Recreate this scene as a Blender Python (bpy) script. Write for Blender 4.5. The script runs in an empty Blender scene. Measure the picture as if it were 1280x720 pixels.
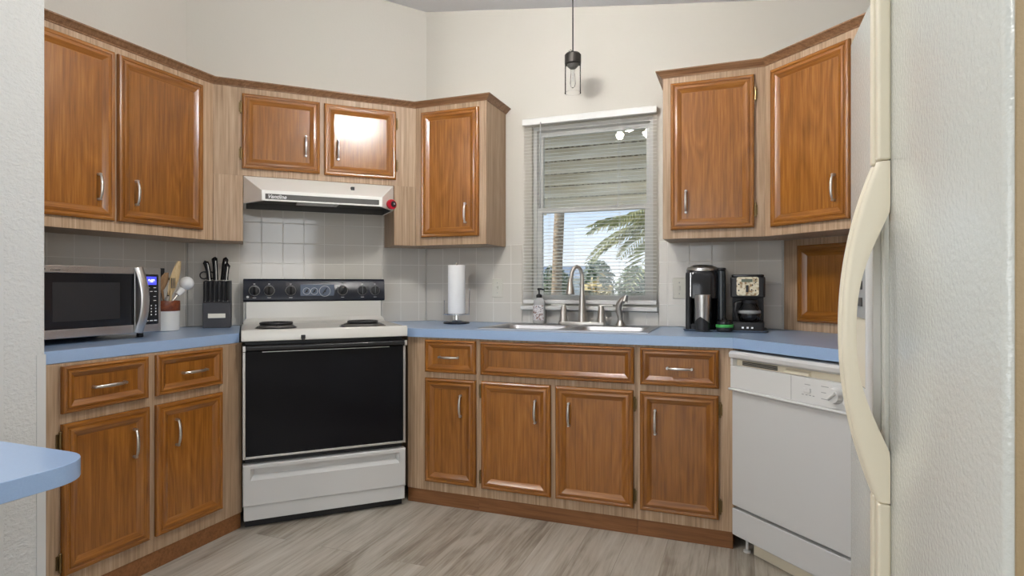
import bpy, math, random
from mathutils import Vector, Matrix
random.seed(7)
S = bpy.context.scene
COL = S.collection
PI = math.pi
R2 = math.sqrt(0.5)

# ---------------------------------------------------------------- camera
cam_d = bpy.data.cameras.new('camera'); cam = bpy.data.objects.new('camera', cam_d); COL.objects.link(cam)
cam_d.sensor_width = 36; cam_d.lens = 36 * 746.2 / 1280
cam_d.shift_y = -4.1 / 1280
cam_d.clip_start = 0.02
cam.location = (0, 0, 1.145); cam.rotation_euler = (PI / 2, 0, math.radians(21.018))
S.camera = cam
S.view_settings.view_transform = 'Standard'; S.view_settings.look = 'None'
S.view_settings.gamma = 1; S.view_settings.use_curve_mapping = False
S.view_settings.exposure = 0.3
S.cycles.max_bounces = 10; S.cycles.diffuse_bounces = 6; S.cycles.glossy_bounces = 5
S.cycles.transmission_bounces = 8; S.cycles.transparent_max_bounces = 24
S.cycles.caustics_reflective = False; S.cycles.caustics_refractive = False
S.cycles.sample_clamp_indirect = 6

# ---------------------------------------------------------------- world (blue sky with soft clouds)
W = bpy.data.worlds.new('sky'); S.world = W; W.use_nodes = True
wn = W.node_tree.nodes; wl = W.node_tree.links; wn.clear()
w_out = wn.new('ShaderNodeOutputWorld'); w_bg = wn.new('ShaderNodeBackground')
w_tc = wn.new('ShaderNodeTexCoord'); w_sep = wn.new('ShaderNodeSeparateXYZ')
w_r = wn.new('ShaderNodeValToRGB')
w_r.color_ramp.elements[0].position = 0.0; w_r.color_ramp.elements[0].color = (.90, .93, .97, 1)
w_r.color_ramp.elements[1].position = 0.45; w_r.color_ramp.elements[1].color = (.24, .45, .86, 1)
w_e = w_r.color_ramp.elements.new(0.13); w_e.color = (.58, .74, .95, 1)
w_no = wn.new('ShaderNodeTexNoise'); w_no.inputs['Scale'].default_value = 5; w_no.inputs['Detail'].default_value = 6
w_mp = wn.new('ShaderNodeMapping'); w_mp.inputs['Scale'].default_value = (1, 1, 3.2); w_mp.inputs['Location'].default_value = (.32, .1, .0)
w_cr = wn.new('ShaderNodeValToRGB'); w_cr.color_ramp.elements[0].position = .60; w_cr.color_ramp.elements[1].position = .76
w_mx = wn.new('ShaderNodeMixRGB'); w_mx.inputs[2].default_value = (.97, .97, .97, 1)
wl.new(w_tc.outputs['Generated'], w_sep.inputs[0]); wl.new(w_sep.outputs['Z'], w_r.inputs[0])
wl.new(w_tc.outputs['Generated'], w_mp.inputs[0]); wl.new(w_mp.outputs[0], w_no.inputs['Vector'])
wl.new(w_no.outputs['Fac'], w_cr.inputs[0]); wl.new(w_cr.outputs[0], w_mx.inputs[0])
wl.new(w_r.outputs[0], w_mx.inputs[1]); wl.new(w_mx.outputs[0], w_bg.inputs[0])
w_bg.inputs[1].default_value = 0.95
wl.new(w_bg.outputs[0], w_out.inputs[0])

def sun(name, e, rot, angle=1.0, color=(1, .95, .86)):
    l = bpy.data.lights.new(name, 'SUN'); l.energy = e; l.angle = math.radians(angle); l.color = color
    o = bpy.data.objects.new(name, l); COL.objects.link(o); o.rotation_euler = rot
def area(name, e, loc, rot, sx, sy, color=(1, 1, 1), shape='RECTANGLE'):
    l = bpy.data.lights.new(name, 'AREA'); l.energy = e; l.shape = shape; l.size = sx; l.size_y = sy; l.color = color
    o = bpy.data.objects.new(name, l); COL.objects.link(o); o.location = loc; o.rotation_euler = rot
    return o
sun('sun', 4.6, (math.radians(46), 0, math.radians(-66)))
# daylight lamps at unseen openings behind the camera; the left one is added fill
area('left_fill_area', 52, (-4.93, -0.7, 1.15), (0, -PI / 2, 0), 1.9, 1.9, (.95, .98, 1))
area('daylight_side_window', 17, (1.00, -0.45, 1.60), (0, PI / 2, 0), 1.1, 1.15, (.95, .98, 1))
area('daylight_rear_window', 30, (-1.6, -3.94, 1.35), (PI / 2, 0, 0), 2.6, 1.7, (.95, .98, 1))
def globe(name, e, loc, r, color=(1, .97, .93)):
    l = bpy.data.lights.new(name, 'POINT'); l.energy = e; l.shadow_soft_size = r; l.color = color
    o = bpy.data.objects.new(name, l); COL.objects.link(o); o.location = loc
for _a in (90, 210, 330):
    globe('kitchen_bulb', 15.5, (-.84 + .13 * math.cos(math.radians(_a)), 1.95 + .13 * math.sin(math.radians(_a)), 2.40), .032)
globe('living_fill_bulb', 60, (-2.6, -1.0, 2.70), .05)  # unseen lamp and fixture added as fill light

# ---------------------------------------------------------------- helpers
def lin(r, g, b):
    f = lambda c: ((c / 255 + .055) / 1.055) ** 2.4 if c > 10 else c / 255 / 12.92
    return (f(r), f(g), f(b), 1)

def mk(name, col=(.8, .8, .8, 1), rough=.5, metal=0, coat=0, spec=.5, trans=0, ior=1.45):
    m = bpy.data.materials.new(name); m.use_nodes = True
    b = m.node_tree.nodes['Principled BSDF']
    b.inputs['Base Color'].default_value = col; b.inputs['Roughness'].default_value = rough
    b.inputs['Metallic'].default_value = metal; b.inputs['Coat Weight'].default_value = coat
    b.inputs['Coat Roughness'].default_value = .2
    b.inputs['Specular IOR Level'].default_value = spec; b.inputs['Transmission Weight'].default_value = trans
    b.inputs['IOR'].default_value = ior
    return m
def N(m, t): return m.node_tree.nodes.new(t)
def Lk(m, a, b): m.node_tree.links.new(a, b)
def B(m): return m.node_tree.nodes['Principled BSDF']
def ramp(m, src, stops):
    r = N(m, 'ShaderNodeValToRGB'); e = r.color_ramp.elements
    e[0].position, e[0].color = stops[0]; e[1].position, e[1].color = stops[-1]
    for p, c in stops[1:-1]:
        k = e.new(p); k.color = c
    Lk(m, src, r.inputs[0]); return r
def bump(m, src, strength, dist=.002):
    b = N(m, 'ShaderNodeBump'); b.inputs['Strength'].default_value = strength; b.inputs['Distance'].default_value = dist
    Lk(m, src, b.inputs['Height']); Lk(m, b.outputs[0], B(m).inputs['Normal']); return b
def noise(m, scale, detail=4, vec=None, mapping=None, rough=.5, dist=0):
    n = N(m, 'ShaderNodeTexNoise'); n.inputs['Scale'].default_value = scale; n.inputs['Detail'].default_value = detail
    n.inputs['Roughness'].default_value = rough; n.inputs['Distortion'].default_value = dist
    if vec is None:
        vec = N(m, 'ShaderNodeTexCoord').outputs['Object']
    if mapping:
        mp = N(m, 'ShaderNodeMapping'); mp.inputs['Scale'].default_value = mapping; Lk(m, vec, mp.inputs[0]); vec = mp.outputs[0]
    Lk(m, vec, n.inputs['Vector']); return n
def math_n(m, op, a, b=None, c=None):
    n = N(m, 'ShaderNodeMath'); n.operation = op
    for i, v in enumerate((a, b, c)):
        if v is None: continue
        if isinstance(v, (int, float)): n.inputs[i].default_value = v
        else: Lk(m, v, n.inputs[i])
    return n.outputs[0]

def wood(name, dark, mid, light, axis='z', rough=.32, coat=.25, cath=.5, fine=100, stretch=.03):
    m = mk(name, mid, rough, coat=coat)
    tc = N(m, 'ShaderNodeTexCoord'); oi = N(m, 'ShaderNodeObjectInfo')
    add = N(m, 'ShaderNodeVectorMath'); add.operation = 'ADD'
    sc = N(m, 'ShaderNodeVectorMath'); sc.operation = 'SCALE'; sc.inputs['Scale'].default_value = 17.3
    cmb = N(m, 'ShaderNodeCombineXYZ')
    for i in range(3): Lk(m, oi.outputs['Random'], cmb.inputs[i])
    Lk(m, cmb.outputs[0], sc.inputs[0]); Lk(m, tc.outputs['Object'], add.inputs[0]); Lk(m, sc.outputs[0], add.inputs[1])
    mp = {'z': (1, 1, stretch), 'x': (stretch, 1, 1), 'y': (1, stretch, 1)}[axis]
    mp2 = {'z': (1, 1, .16), 'x': (.16, 1, 1), 'y': (1, .16, 1)}[axis]
    n1 = noise(m, fine, 5, add.outputs[0], mp, .6)
    n2 = noise(m, 9, 1, add.outputs[0], mp2, .4, .3)
    n3 = noise(m, fine * 3.5, 2, add.outputs[0], mp, .5)
    rings = math_n(m, 'PINGPONG', math_n(m, 'MULTIPLY', n2.outputs['Fac'], 14), 1)
    v = math_n(m, 'ADD', math_n(m, 'MULTIPLY', n1.outputs['Fac'], 1 - cath * .5), math_n(m, 'MULTIPLY', rings, cath * .5))
    v = math_n(m, 'ADD', v, math_n(m, 'MULTIPLY', math_n(m, 'SUBTRACT', n3.outputs['Fac'], .5), .45))
    r = ramp(m, v, [(.25, dark), (.5, mid), (.75, light)])
    hs = N(m, 'ShaderNodeHueSaturation'); Lk(m, r.outputs[0], hs.inputs['Color'])
    Lk(m, math_n(m, 'ADD', math_n(m, 'MULTIPLY', oi.outputs['Random'], .22), .89), hs.inputs['Value'])
    Lk(m, hs.outputs[0], B(m).inputs['Base Color'])
    bump(m, n3.outputs['Fac'], .12, .001)
    return m

def clear_pane(name, tint=(1, 1, 1, 1), refl=.9, rough=0.0, ior=1.45):
    m = bpy.data.materials.new(name); m.use_nodes = True; nt = m.node_tree; nt.nodes.clear()
    out = nt.nodes.new('ShaderNodeOutputMaterial'); mix = nt.nodes.new('ShaderNodeMixShader')
    t = nt.nodes.new('ShaderNodeBsdfTransparent'); t.inputs[0].default_value = tint
    g = nt.nodes.new('ShaderNodeBsdfGlossy'); g.inputs['Roughness'].default_value = rough
    g.inputs[0].default_value = (refl, refl, refl, 1)
    f = nt.nodes.new('ShaderNodeFresnel'); f.inputs[0].default_value = ior
    nt.links.new(f.outputs[0], mix.inputs[0]); nt.links.new(t.outputs[0], mix.inputs[1]); nt.links.new(g.outputs[0], mix.inputs[2])
    nt.links.new(mix.outputs[0], out.inputs[0]); return m

class MB:
    def __init__(s): s.v = []; s.f = []; s.mi = []
    def add(s, vs, fs, mi=0):
        o = len(s.v); s.v += [tuple(v) for v in vs]
        for f in fs: s.f.append(tuple(i + o for i in f)); s.mi.append(mi)
        return s
    def box(s, x0, x1, y0, y1, z0, z1, mi=0):
        vs = [(x, y, z) for z in (z0, z1) for y in (y0, y1) for x in (x0, x1)]
        return s.add(vs, [(0, 2, 3, 1), (4, 5, 7, 6), (0, 1, 5, 4), (2, 6, 7, 3), (0, 4, 6, 2), (1, 3, 7, 5)], mi)
    def prism(s, poly, z0, z1, mi=0, top=None):          # poly counter-clockwise seen from above
        n = len(poly); zt = (lambda x, y: z1) if top is None else top
        a = sum(poly[i][0] * poly[(i + 1) % n][1] - poly[(i + 1) % n][0] * poly[i][1] for i in range(n))
        if a < 0: poly = poly[::-1]
        vs = [(x, y, z0) for x, y in poly] + [(x, y, zt(x, y)) for x, y in poly]
        fs = [tuple(range(n - 1, -1, -1)), tuple(range(n, 2 * n))] + [(i, (i + 1) % n, n + (i + 1) % n, n + i) for i in range(n)]
        return s.add(vs, fs, mi)
    def extrude_x(s, prof, x0, x1, mi=0):                # prof: (y, z) loop
        n = len(prof)
        a = sum(prof[i][0] * prof[(i + 1) % n][1] - prof[(i + 1) % n][0] * prof[i][1] for i in range(n))
        if a < 0: prof = prof[::-1]
        vs = [(x0, y, z) for y, z in prof] + [(x1, y, z) for y, z in prof]
        fs = [tuple(range(n - 1, -1, -1)), tuple(range(n, 2 * n))] + [(i, (i + 1) % n, n + (i + 1) % n, n + i) for i in range(n)]
        return s.add(vs, fs, mi)
    def lathe(s, prof, seg=24, c=(0, 0, 0), mi=0, rot=None, sx=1, sy=1):   # prof: (r, z) bottom to top
        vs = []; fs = []; k = len(prof)
        for r, z in prof:
            for i in range(seg):
                a = 2 * PI * i / seg; vs.append(Vector((r * math.cos(a) * sx, r * math.sin(a) * sy, z)))
        for j in range(k - 1):
            for i in range(seg):
                fs.append((j * seg + i, j * seg + (i + 1) % seg, (j + 1) * seg + (i + 1) % seg, (j + 1) * seg + i))
        if prof[0][0] > 1e-5: fs.append(tuple(range(seg - 1, -1, -1)))
        if prof[-1][0] > 1e-5: fs.append(tuple(range((k - 1) * seg, k * seg)))
        if rot is not None: vs = [rot @ v for v in vs]
        return s.add([v + Vector(c) for v in vs], fs, mi)
    def tube(s, pts, r, seg=10, mi=0, flat=1.0, up=None):
        pts = [Vector(p) for p in pts]; n = len(pts)
        rs = r if isinstance(r, (list, tuple)) else [r] * n
        vs = []; fs = []; pn = None
        for i, p in enumerate(pts):
            t = (pts[min(i + 1, n - 1)] - pts[max(i - 1, 0)]).normalized()
            if up is not None: a = Vector(up)
            elif pn is None: a = Vector((0, 0, 1)) if abs(t.z) < .9 else Vector((1, 0, 0))
            else: a = pn
            a = (a - t * a.dot(t)).normalized(); b = t.cross(a); pn = a
            for k in range(seg):
                q = 2 * PI * k / seg
                vs.append(p + a * (math.cos(q) * rs[i]) + b * (math.sin(q) * rs[i] * flat))
        for i in range(n - 1):
            for k in range(seg):
                fs.append((i * seg + k, i * seg + (k + 1) % seg, (i + 1) * seg + (k + 1) % seg, (i + 1) * seg + k))
        fs.append(tuple(range(seg - 1, -1, -1))); fs.append(tuple(range((n - 1) * seg, n * seg)))
        return s.add(vs, fs, mi)
    def ball(s, c, r, seg=16, rings=10, mi=0, sz=(1, 1, 1)):
        prof = [(max(r * math.sin(PI * j / rings), 1e-6), -r * math.cos(PI * j / rings)) for j in range(rings + 1)]
        o = len(s.v); s.lathe(prof, seg, (0, 0, 0), mi)
        for i in range(o, len(s.v)):
            v = s.v[i]; s.v[i] = (v[0] * sz[0] + c[0], v[1] * sz[1] + c[1], v[2] * sz[2] + c[2])
        return s
    def torus(s, c, R, r, seg=32, k=8, mi=0, axis='z'):
        vs = []; fs = []
        for i in range(seg):
            a = 2 * PI * i / seg
            for j in range(k):
                b = 2 * PI * j / k; q = R + r * math.cos(b)
                p = (q * math.cos(a), q * math.sin(a), r * math.sin(b))
                if axis == 'y': p = (p[0], p[2], p[1])
                if axis == 'x': p = (p[2], p[0], p[1])
                vs.append((p[0] + c[0], p[1] + c[1], p[2] + c[2]))
        for i in range(seg):
            for j in range(k):
                fs.append((i * k + j, ((i + 1) % seg) * k + j, ((i + 1) % seg) * k + (j + 1) % k, i * k + (j + 1) % k))
        return s.add(vs, fs, mi)
    def loft(s, loops, mi=0, cap0=False, cap1=False):    # loops of equal length
        n = len(loops[0]); vs = [p for l in loops for p in l]; fs = []
        for j in range(len(loops) - 1):
            for i in range(n):
                fs.append((j * n + i, j * n + (i + 1) % n, (j + 1) * n + (i + 1) % n, (j + 1) * n + i))
        if cap0: fs.append(tuple(range(n - 1, -1, -1)))
        if cap1: fs.append(tuple(range((len(loops) - 1) * n, len(loops) * n)))
        return s.add(vs, fs, mi)
    def build(s, name, mats, parent=None, bevel=0, seg=2, smooth=35, loc=None, rot=0, fix=False):
        me = bpy.data.meshes.new(name); me.from_pydata(s.v, [], s.f)
        if not isinstance(mats, (list, tuple)): mats = [mats]
        for m in mats: me.materials.append(m)
        me.polygons.foreach_set('material_index', s.mi)
        if smooth:
            me.polygons.foreach_set('use_smooth', [True] * len(me.polygons))
            try: me.set_sharp_from_angle(angle=math.radians(smooth))
            except Exception: pass
        if fix:
            import bmesh
            bm = bmesh.new(); bm.from_mesh(me); bmesh.ops.recalc_face_normals(bm, faces=bm.faces); bm.to_mesh(me); bm.free()
        me.update()
        o = bpy.data.objects.new(name, me); COL.objects.link(o)
        if parent is not None: o.parent = parent
        if loc is not None: o.location = loc
        o.rotation_euler = (0, 0, rot)
        if bevel:
            b = o.modifiers.new('edge', 'BEVEL'); b.width = bevel; b.segments = seg; b.limit_method = 'ANGLE'; b.angle_limit = math.radians(40); b.harden_normals = bool(smooth)
        return o

def rrect(x0, x1, y0, y1, r, n=5):
    out = []
    for cx, cy, a0 in ((x1 - r, y0 + r, -90), (x1 - r, y1 - r, 0), (x0 + r, y1 - r, 90), (x0 + r, y0 + r, 180)):
        for i in range(n + 1):
            a = math.radians(a0 + 90 * i / n); out.append((cx + r * math.cos(a), cy + r * math.sin(a)))
    return out

# wall frames: n points from the room into the wall, t runs to the right along it
WALLS = {'B': ((0, 1), (1, 0), 0), 'L': ((-1, 0), (0, 1), PI / 2), 'D': ((-R2, R2), (R2, R2), PI / 4),
         'R': ((R2, R2), (R2, -R2), -PI / 4), 'F': ((1, 0), (0, -1), -PI / 2)}
def P(w, u, c, z=0.0):
    n, t, _ = WALLS[w]; return Vector((t[0] * u + n[0] * c, t[1] * u + n[1] * c, z))
def thing(name, label, cat, loc=(0, 0, 0), rot=0, group=None):
    o = bpy.data.objects.new(name, None); o.empty_display_size = .05; COL.objects.link(o)
    o.location = loc; o.rotation_euler = (0, 0, rot); o['label'] = label; o['category'] = cat
    if group: o['group'] = group
    return o
def wthing(name, label, cat, w, u, c, z=0, group=None):
    return thing(name, label, cat, P(w, u, c, z), WALLS[w][2], group)
def tag(o, label, cat, group=None):
    o['label'] = label; o['category'] = cat
    if group: o['group'] = group
    return o
def struct(o, label=None):
    o['kind'] = 'structure'
    if label: o['label'] = label
    return o
def text_mesh(parent, name, s, x, y, z, size, mat, shear=0, bold=0.0, align='LEFT'):
    cu = bpy.data.curves.new(name, 'FONT'); cu.body = s; cu.size = size; cu.shear = shear; cu.extrude = .0004; cu.offset = bold
    cu.align_x = align
    tmp = bpy.data.objects.new('tmp', cu); COL.objects.link(tmp)
    dg = bpy.context.evaluated_depsgraph_get()
    me = bpy.data.meshes.new_from_object(tmp.evaluated_get(dg)); bpy.data.objects.remove(tmp)
    me.transform(Matrix.Rotation(PI / 2, 4, 'X')); me.transform(Matrix.Translation((x, y, z)))
    me.materials.clear(); me.materials.append(mat); me.name = name
    o = bpy.data.objects.new(name, me); COL.objects.link(o); o.parent = parent
    return o

# ---------------------------------------------------------------- materials
def wall_mat():
    m = mk('wall_paint', (.64, .615, .565, 1), .75, spec=.25)
    n = noise(m, 90, 5); bump(m, n.outputs['Fac'], .18, .003); return m
M_wall = wall_mat()
def plaster_mat():
    m = mk('knockdown_plaster', (.63, .63, .615, 1), .8, spec=.2)
    n = noise(m, 70, 4, mapping=(1, 1, 1.6)); r = ramp(m, n.outputs['Fac'], [(.4, (0, 0, 0, 1)), (.62, (1, 1, 1, 1))]); bump(m, r.outputs[0], .45, .003); return m
M_plaster = plaster_mat()
def ceil_mat():
    m = mk('popcorn_ceiling', (.80, .81, .84, 1), .9, spec=.1)
    n = noise(m, 120, 6, rough=.7); bump(m, n.outputs['Fac'], .6, .006); return m
M_ceil = ceil_mat()
def floor_mat():
    m = mk('vinyl_plank_floor', (.4, .37, .34, 1), .38)
    tc = N(m, 'ShaderNodeTexCoord'); mp = N(m, 'ShaderNodeMapping'); mp.inputs['Rotation'].default_value = (0, 0, -PI / 2)
    mp.inputs['Location'].default_value = (.3, .05, 0)
    Lk(m, tc.outputs['Object'], mp.inputs[0])
    br = N(m, 'ShaderNodeTexBrick'); br.offset = .37; br.inputs['Scale'].default_value = 1
    br.inputs['Brick Width'].default_value = 1.22; br.inputs['Row Height'].default_value = .178; br.inputs['Mortar Size'].default_value = .0012
    br.inputs['Color1'].default_value = (0, 0, 0, 1); br.inputs['Color2'].default_value = (1, 1, 1, 1); br.inputs['Mortar'].default_value = (.5, .5, .5, 1)
    Lk(m, mp.outputs[0], br.inputs['Vector'])
    off = N(m, 'ShaderNodeVectorMath'); off.operation = 'MULTIPLY_ADD'; off.inputs[1].default_value = (9, 9, 9)
    Lk(m, br.outputs['Color'], off.inputs[0]); Lk(m, mp.outputs[0], off.inputs[2])
    n1 = noise(m, 26, 6, off.outputs[0], (.07, 1, 1), .65, .6)
    n2 = noise(m, 5, 3, off.outputs[0], (.28, 1, 1), .55, 1.4)
    n3 = noise(m, 110, 3, off.outputs[0], (.04, 1, 1))
    v = math_n(m, 'ADD', math_n(m, 'MULTIPLY', n1.outputs['Fac'], .5), math_n(m, 'MULTIPLY', n2.outputs['Fac'], .55))
    v = math_n(m, 'ADD', v, math_n(m, 'MULTIPLY', math_n(m, 'SUBTRACT', n3.outputs['Fac'], .5), .22))
    sepc = N(m, 'ShaderNodeSeparateColor'); Lk(m, br.outputs['Color'], sepc.inputs[0])
    v = math_n(m, 'ADD', v, math_n(m, 'MULTIPLY', math_n(m, 'SUBTRACT', sepc.outputs[0], .5), .10))
    r = ramp(m, v, [(.30, lin(98, 88, 76)), (.43, lin(145, 136, 123)), (.53, lin(172, 165, 153)), (.70, lin(193, 188, 178))])
    mx = N(m, 'ShaderNodeMixRGB'); mx.inputs[2].default_value = lin(120, 110, 100)
    Lk(m, math_n(m, 'MULTIPLY', br.outputs['Fac'], .6), mx.inputs[0]); Lk(m, r.outputs[0], mx.inputs[1]); Lk(m, mx.outputs[0], B(m).inputs['Base Color'])
    bump(m, n3.outputs['Fac'], .1, .001); return m
M_floor = floor_mat()
def tile_mat(name, ox, oz):
    m = mk(name, (.42, .39, .355, 1), .1)
    tc = N(m, 'ShaderNodeTexCoord'); sp = N(m, 'ShaderNodeSeparateXYZ'); cb = N(m, 'ShaderNodeCombineXYZ')
    Lk(m, tc.outputs['Object'], sp.inputs[0])
    Lk(m, math_n(m, 'SUBTRACT', sp.outputs['X'], ox), cb.inputs[0]); Lk(m, math_n(m, 'SUBTRACT', sp.outputs['Z'], oz), cb.inputs[1])
    br = N(m, 'ShaderNodeTexBrick'); br.offset = 0; br.inputs['Scale'].default_value = 1
    br.inputs['Brick Width'].default_value = .1148; br.inputs['Row Height'].default_value = .1160; br.inputs['Mortar Size'].default_value = .0022
    br.inputs['Mortar Smooth'].default_value = .3
    br.inputs['Color1'].default_value = (.63, .595, .54, 1); br.inputs['Color2'].default_value = (.61, .575, .52, 1); br.inputs['Mortar'].default_value = (.73, .70, .65, 1)
    Lk(m, cb.outputs[0], br.inputs['Vector']); Lk(m, br.outputs['Color'], B(m).inputs['Base Color'])
    inv = math_n(m, 'SUBTRACT', 1, br.outputs['Fac'])
    n = noise(m, 14, 2)
    bump(m, math_n(m, 'ADD', inv, math_n(m, 'MULTIPLY', n.outputs['Fac'], .5)), .35, .002)
    Lk(m, math_n(m, 'ADD', math_n(m, 'MULTIPLY', br.outputs['Fac'], .5), .09), B(m).inputs['Roughness']); return m

OD, OM, OL = lin(116, 69, 23), lin(142, 88, 31), lin(164, 108, 44)
M_oak = wood('stained_oak_upright', OD, OM, OL, 'z', .27, .5, .30)
M_oakh = wood('stained_oak_level', OD, OM, OL, 'x', .27, .5, .30)
M_lam = wood('pale_oak_laminate', lin(140, 113, 87), lin(174, 146, 118), lin(196, 171, 145), 'z', .42, 0, .12, 95, .02)
M_lamx = wood('pale_oak_laminate_level', lin(140, 113, 87), lin(174, 146, 118), lin(196, 171, 145), 'x', .42, 0, .12, 95, .02)
M_toe = wood('toe_kick_oak', lin(104, 66, 36), lin(128, 84, 48), lin(142, 98, 60), 'x', .5, 0, .2)
M_crown = wood('crown_oak', lin(108, 76, 50), lin(138, 102, 72), lin(158, 122, 92), 'x', .4, .1, .2)
M_blue = mk('blue_laminate', lin(150, 176, 212), .3, coat=.5)
_n = noise(M_blue, 240, 3); _r = ramp(M_blue, _n.outputs['Fac'], [(.35, lin(149, 175, 211)), (.65, lin(153, 179, 214))]); Lk(M_blue, _r.outputs[0], B(M_blue).inputs['Base Color'])
def brushed(name, col, rough, mp=(1, 1, 60)):
    m = mk(name, col, rough, metal=1)
    n = noise(m, 40, 3, mapping=mp); Lk(m, math_n(m, 'ADD', math_n(m, 'MULTIPLY', n.outputs['Fac'], .18), rough - .09), B(m).inputs['Roughness']); return m
M_nickel = brushed('brushed_nickel', (.62, .59, .55, 1), .3)
M_steel = brushed('stainless_steel', (.62, .61, .60, 1), .3, (60, 1, 60))
M_sink = brushed('satin_sink_steel', (.50, .50, .52, 1), .38, (30, 1, 1))
M_chrome = mk('chrome', (.8, .8, .8, 1), .1, 1)
M_brass = mk('aged_brass', (.24, .17, .08, 1), .38, 1)
M_black = mk('black_gloss', (.012, .012, .014, 1), .12)
_n = noise(M_black, 30, 2); bump(M_black, _n.outputs['Fac'], .02)
M_oven = mk('oven_glass', (.005, .005, .007, 1), .06, spec=.22); _n = noise(M_oven, 10, 1); bump(M_oven, _n.outputs['Fac'], .005)
M_blackm = mk('black_plastic', (.016, .016, .018, 1), .42)
_n = noise(M_blackm, 300, 2); bump(M_blackm, _n.outputs['Fac'], .08)
M_navy = mk('black_console', (.009, .011, .020, 1), .22, spec=.3)
_n = noise(M_navy, 200, 2); bump(M_navy, _n.outputs['Fac'], .04)
M_enamel = mk('white_enamel', (.64, .625, .585, 1), .2)
_n = noise(M_enamel, 20, 2); bump(M_enamel, _n.outputs['Fac'], .03)
M_white = mk('white_appliance', (.61, .61, .605, 1), .3)
_n = noise(M_white, 150, 2); bump(M_white, _n.outputs['Fac'], .04)
M_wplastic = mk('white_plastic', (.68, .68, .67, 1), .4)
_n = noise(M_wplastic, 120, 2); bump(M_wplastic, _n.outputs['Fac'], .03)
M_vinyl = mk('white_vinyl', (.76, .76, .75, 1), .45)
_n = noise(M_vinyl, 90, 2); bump(M_vinyl, _n.outputs['Fac'], .03)
M_almond = mk('almond_plastic', lin(224, 215, 194), .35)
_n = noise(M_almond, 120, 2); bump(M_almond, _n.outputs['Fac'], .03)
M_fridge = mk('pebbled_white_steel', (.62, .635, .60, 1), .2, coat=.35)
_n = noise(M_fridge, 120, 2); bump(M_fridge, _n.outputs['Fac'], .7, .0024)
M_tan_shaded = mk('shaded_tan_steel', lin(150, 130, 98), .5)  # tan steel, with the shadow on that side darkened into the colour
_n = noise(M_tan_shaded, 260, 3); bump(M_tan_shaded, _n.outputs['Fac'], .3)
M_grey = mk('grey_plastic', (.32, .33, .33, 1), .45); _n = noise(M_grey, 100, 2); bump(M_grey, _n.outputs['Fac'], .03)
M_dgrey = mk('charcoal_metal', (.09, .085, .08, 1), .5); _n = noise(M_dgrey, 100, 2); bump(M_dgrey, _n.outputs['Fac'], .05)
M_char = mk('charcoal_block', lin(62, 62, 66), .5); _n = noise(M_char, 220, 3); bump(M_char, _n.outputs['Fac'], .15)
M_print = mk('pale_print', (.75, .75, .75, 1), .5); _n = noise(M_print, 50, 1); bump(M_print, _n.outputs['Fac'], .01)
M_dprint = mk('dark_print', (.05, .05, .05, 1), .5); _n = noise(M_dprint, 50, 1); bump(M_dprint, _n.outputs['Fac'], .01)
M_red = mk('red_plastic', (.50, .01, .03, 1), .3); _n = noise(M_red, 50, 1); bump(M_red, _n.outputs['Fac'], .02)
M_green = mk('green_plastic', (.07, .42, .10, 1), .4); _n = noise(M_green, 50, 1); bump(M_green, _n.outputs['Fac'], .02)
M_paper = mk('paper_towel', (.86, .86, .86, 1), .9, spec=.1); _n = noise(M_paper, 160, 3); bump(M_paper, _n.outputs['Fac'], .4, .002)
M_bwhite = mk('bright_white_plastic', (.86, .86, .86, 1), .4); _n = noise(M_bwhite, 50, 1); bump(M_bwhite, _n.outputs['Fac'], .02)
M_ceramic = mk('white_ceramic', (.78, .77, .74, 1), .25); _n = noise(M_ceramic, 30, 2); bump(M_ceramic, _n.outputs['Fac'], .04)
M_redwood = wood('red_brown_wood', lin(84, 36, 18), lin(118, 58, 32), lin(140, 74, 42), 'x', .4, .2)
M_spoon = wood('pale_spoon_wood', lin(196, 164, 116), lin(222, 194, 148), lin(236, 212, 170), 'z', .6, 0, .2)
M_spoond = wood('brown_spoon_wood', lin(128, 96, 64), lin(158, 122, 86), lin(176, 142, 104), 'z', .6, 0, .2)
M_pane = clear_pane('window_glass', (.98, .985, .98, 1))
M_cglass = clear_pane('clear_glass', (.975, .98, .98, 1), ior=1.13)
M_smoke = clear_pane('carafe_glass', (.75, .75, .77, 1))
M_guard = clear_pane('clear_plastic_guard', (.97, .97, .97, 1), .6, .15)
M_guardp = mk('pale_plastic_guard', (.62, .62, .61, 1), .35); _n = noise(M_guardp, 60, 1); bump(M_guardp, _n.outputs['Fac'], .02)
M_soap = mk('clear_soap', (.92, .92, .93, 1), .12, trans=.45, ior=1.33); _n = noise(M_soap, 9, 1); bump(M_soap, _n.outputs['Fac'], .02)
def emis(name, col, st):
    m = mk(name, col, .4); B(m).inputs['Emission Color'].default_value = col; B(m).inputs['Emission Strength'].default_value = st
    n = noise(m, 40, 1); bump(m, n.outputs['Fac'], .01); return m
M_lamp = emis('lit_diffuser', (1, .97, .92, 1), 6)
M_disp = emis('lit_display_blue', (.05, .06, .55, 1), .9)
M_digit = emis('lit_digits', (.75, .8, 1, 1), 1.3)
M_blind = mk('blind_slat', (.76, .76, .74, 1), .5)
_t = N(M_blind, 'ShaderNodeBsdfTranslucent'); _t.inputs[0].default_value = (.93, .93, .91, 1)
_x = N(M_blind, 'ShaderNodeMixShader'); _x.inputs[0].default_value = .5
_o = [k for k in M_blind.node_tree.nodes if k.type == 'OUTPUT_MATERIAL'][0]
Lk(M_blind, B(M_blind).outputs[0], _x.inputs[1]); Lk(M_blind, _t.outputs[0], _x.inputs[2]); Lk(M_blind, _x.outputs[0], _o.inputs[0])
B(M_blind).inputs['Base Color'].default_value = (.93, .93, .91, 1)
_n = noise(M_blind, 40, 1); bump(M_blind, _n.outputs['Fac'], .02)

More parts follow.
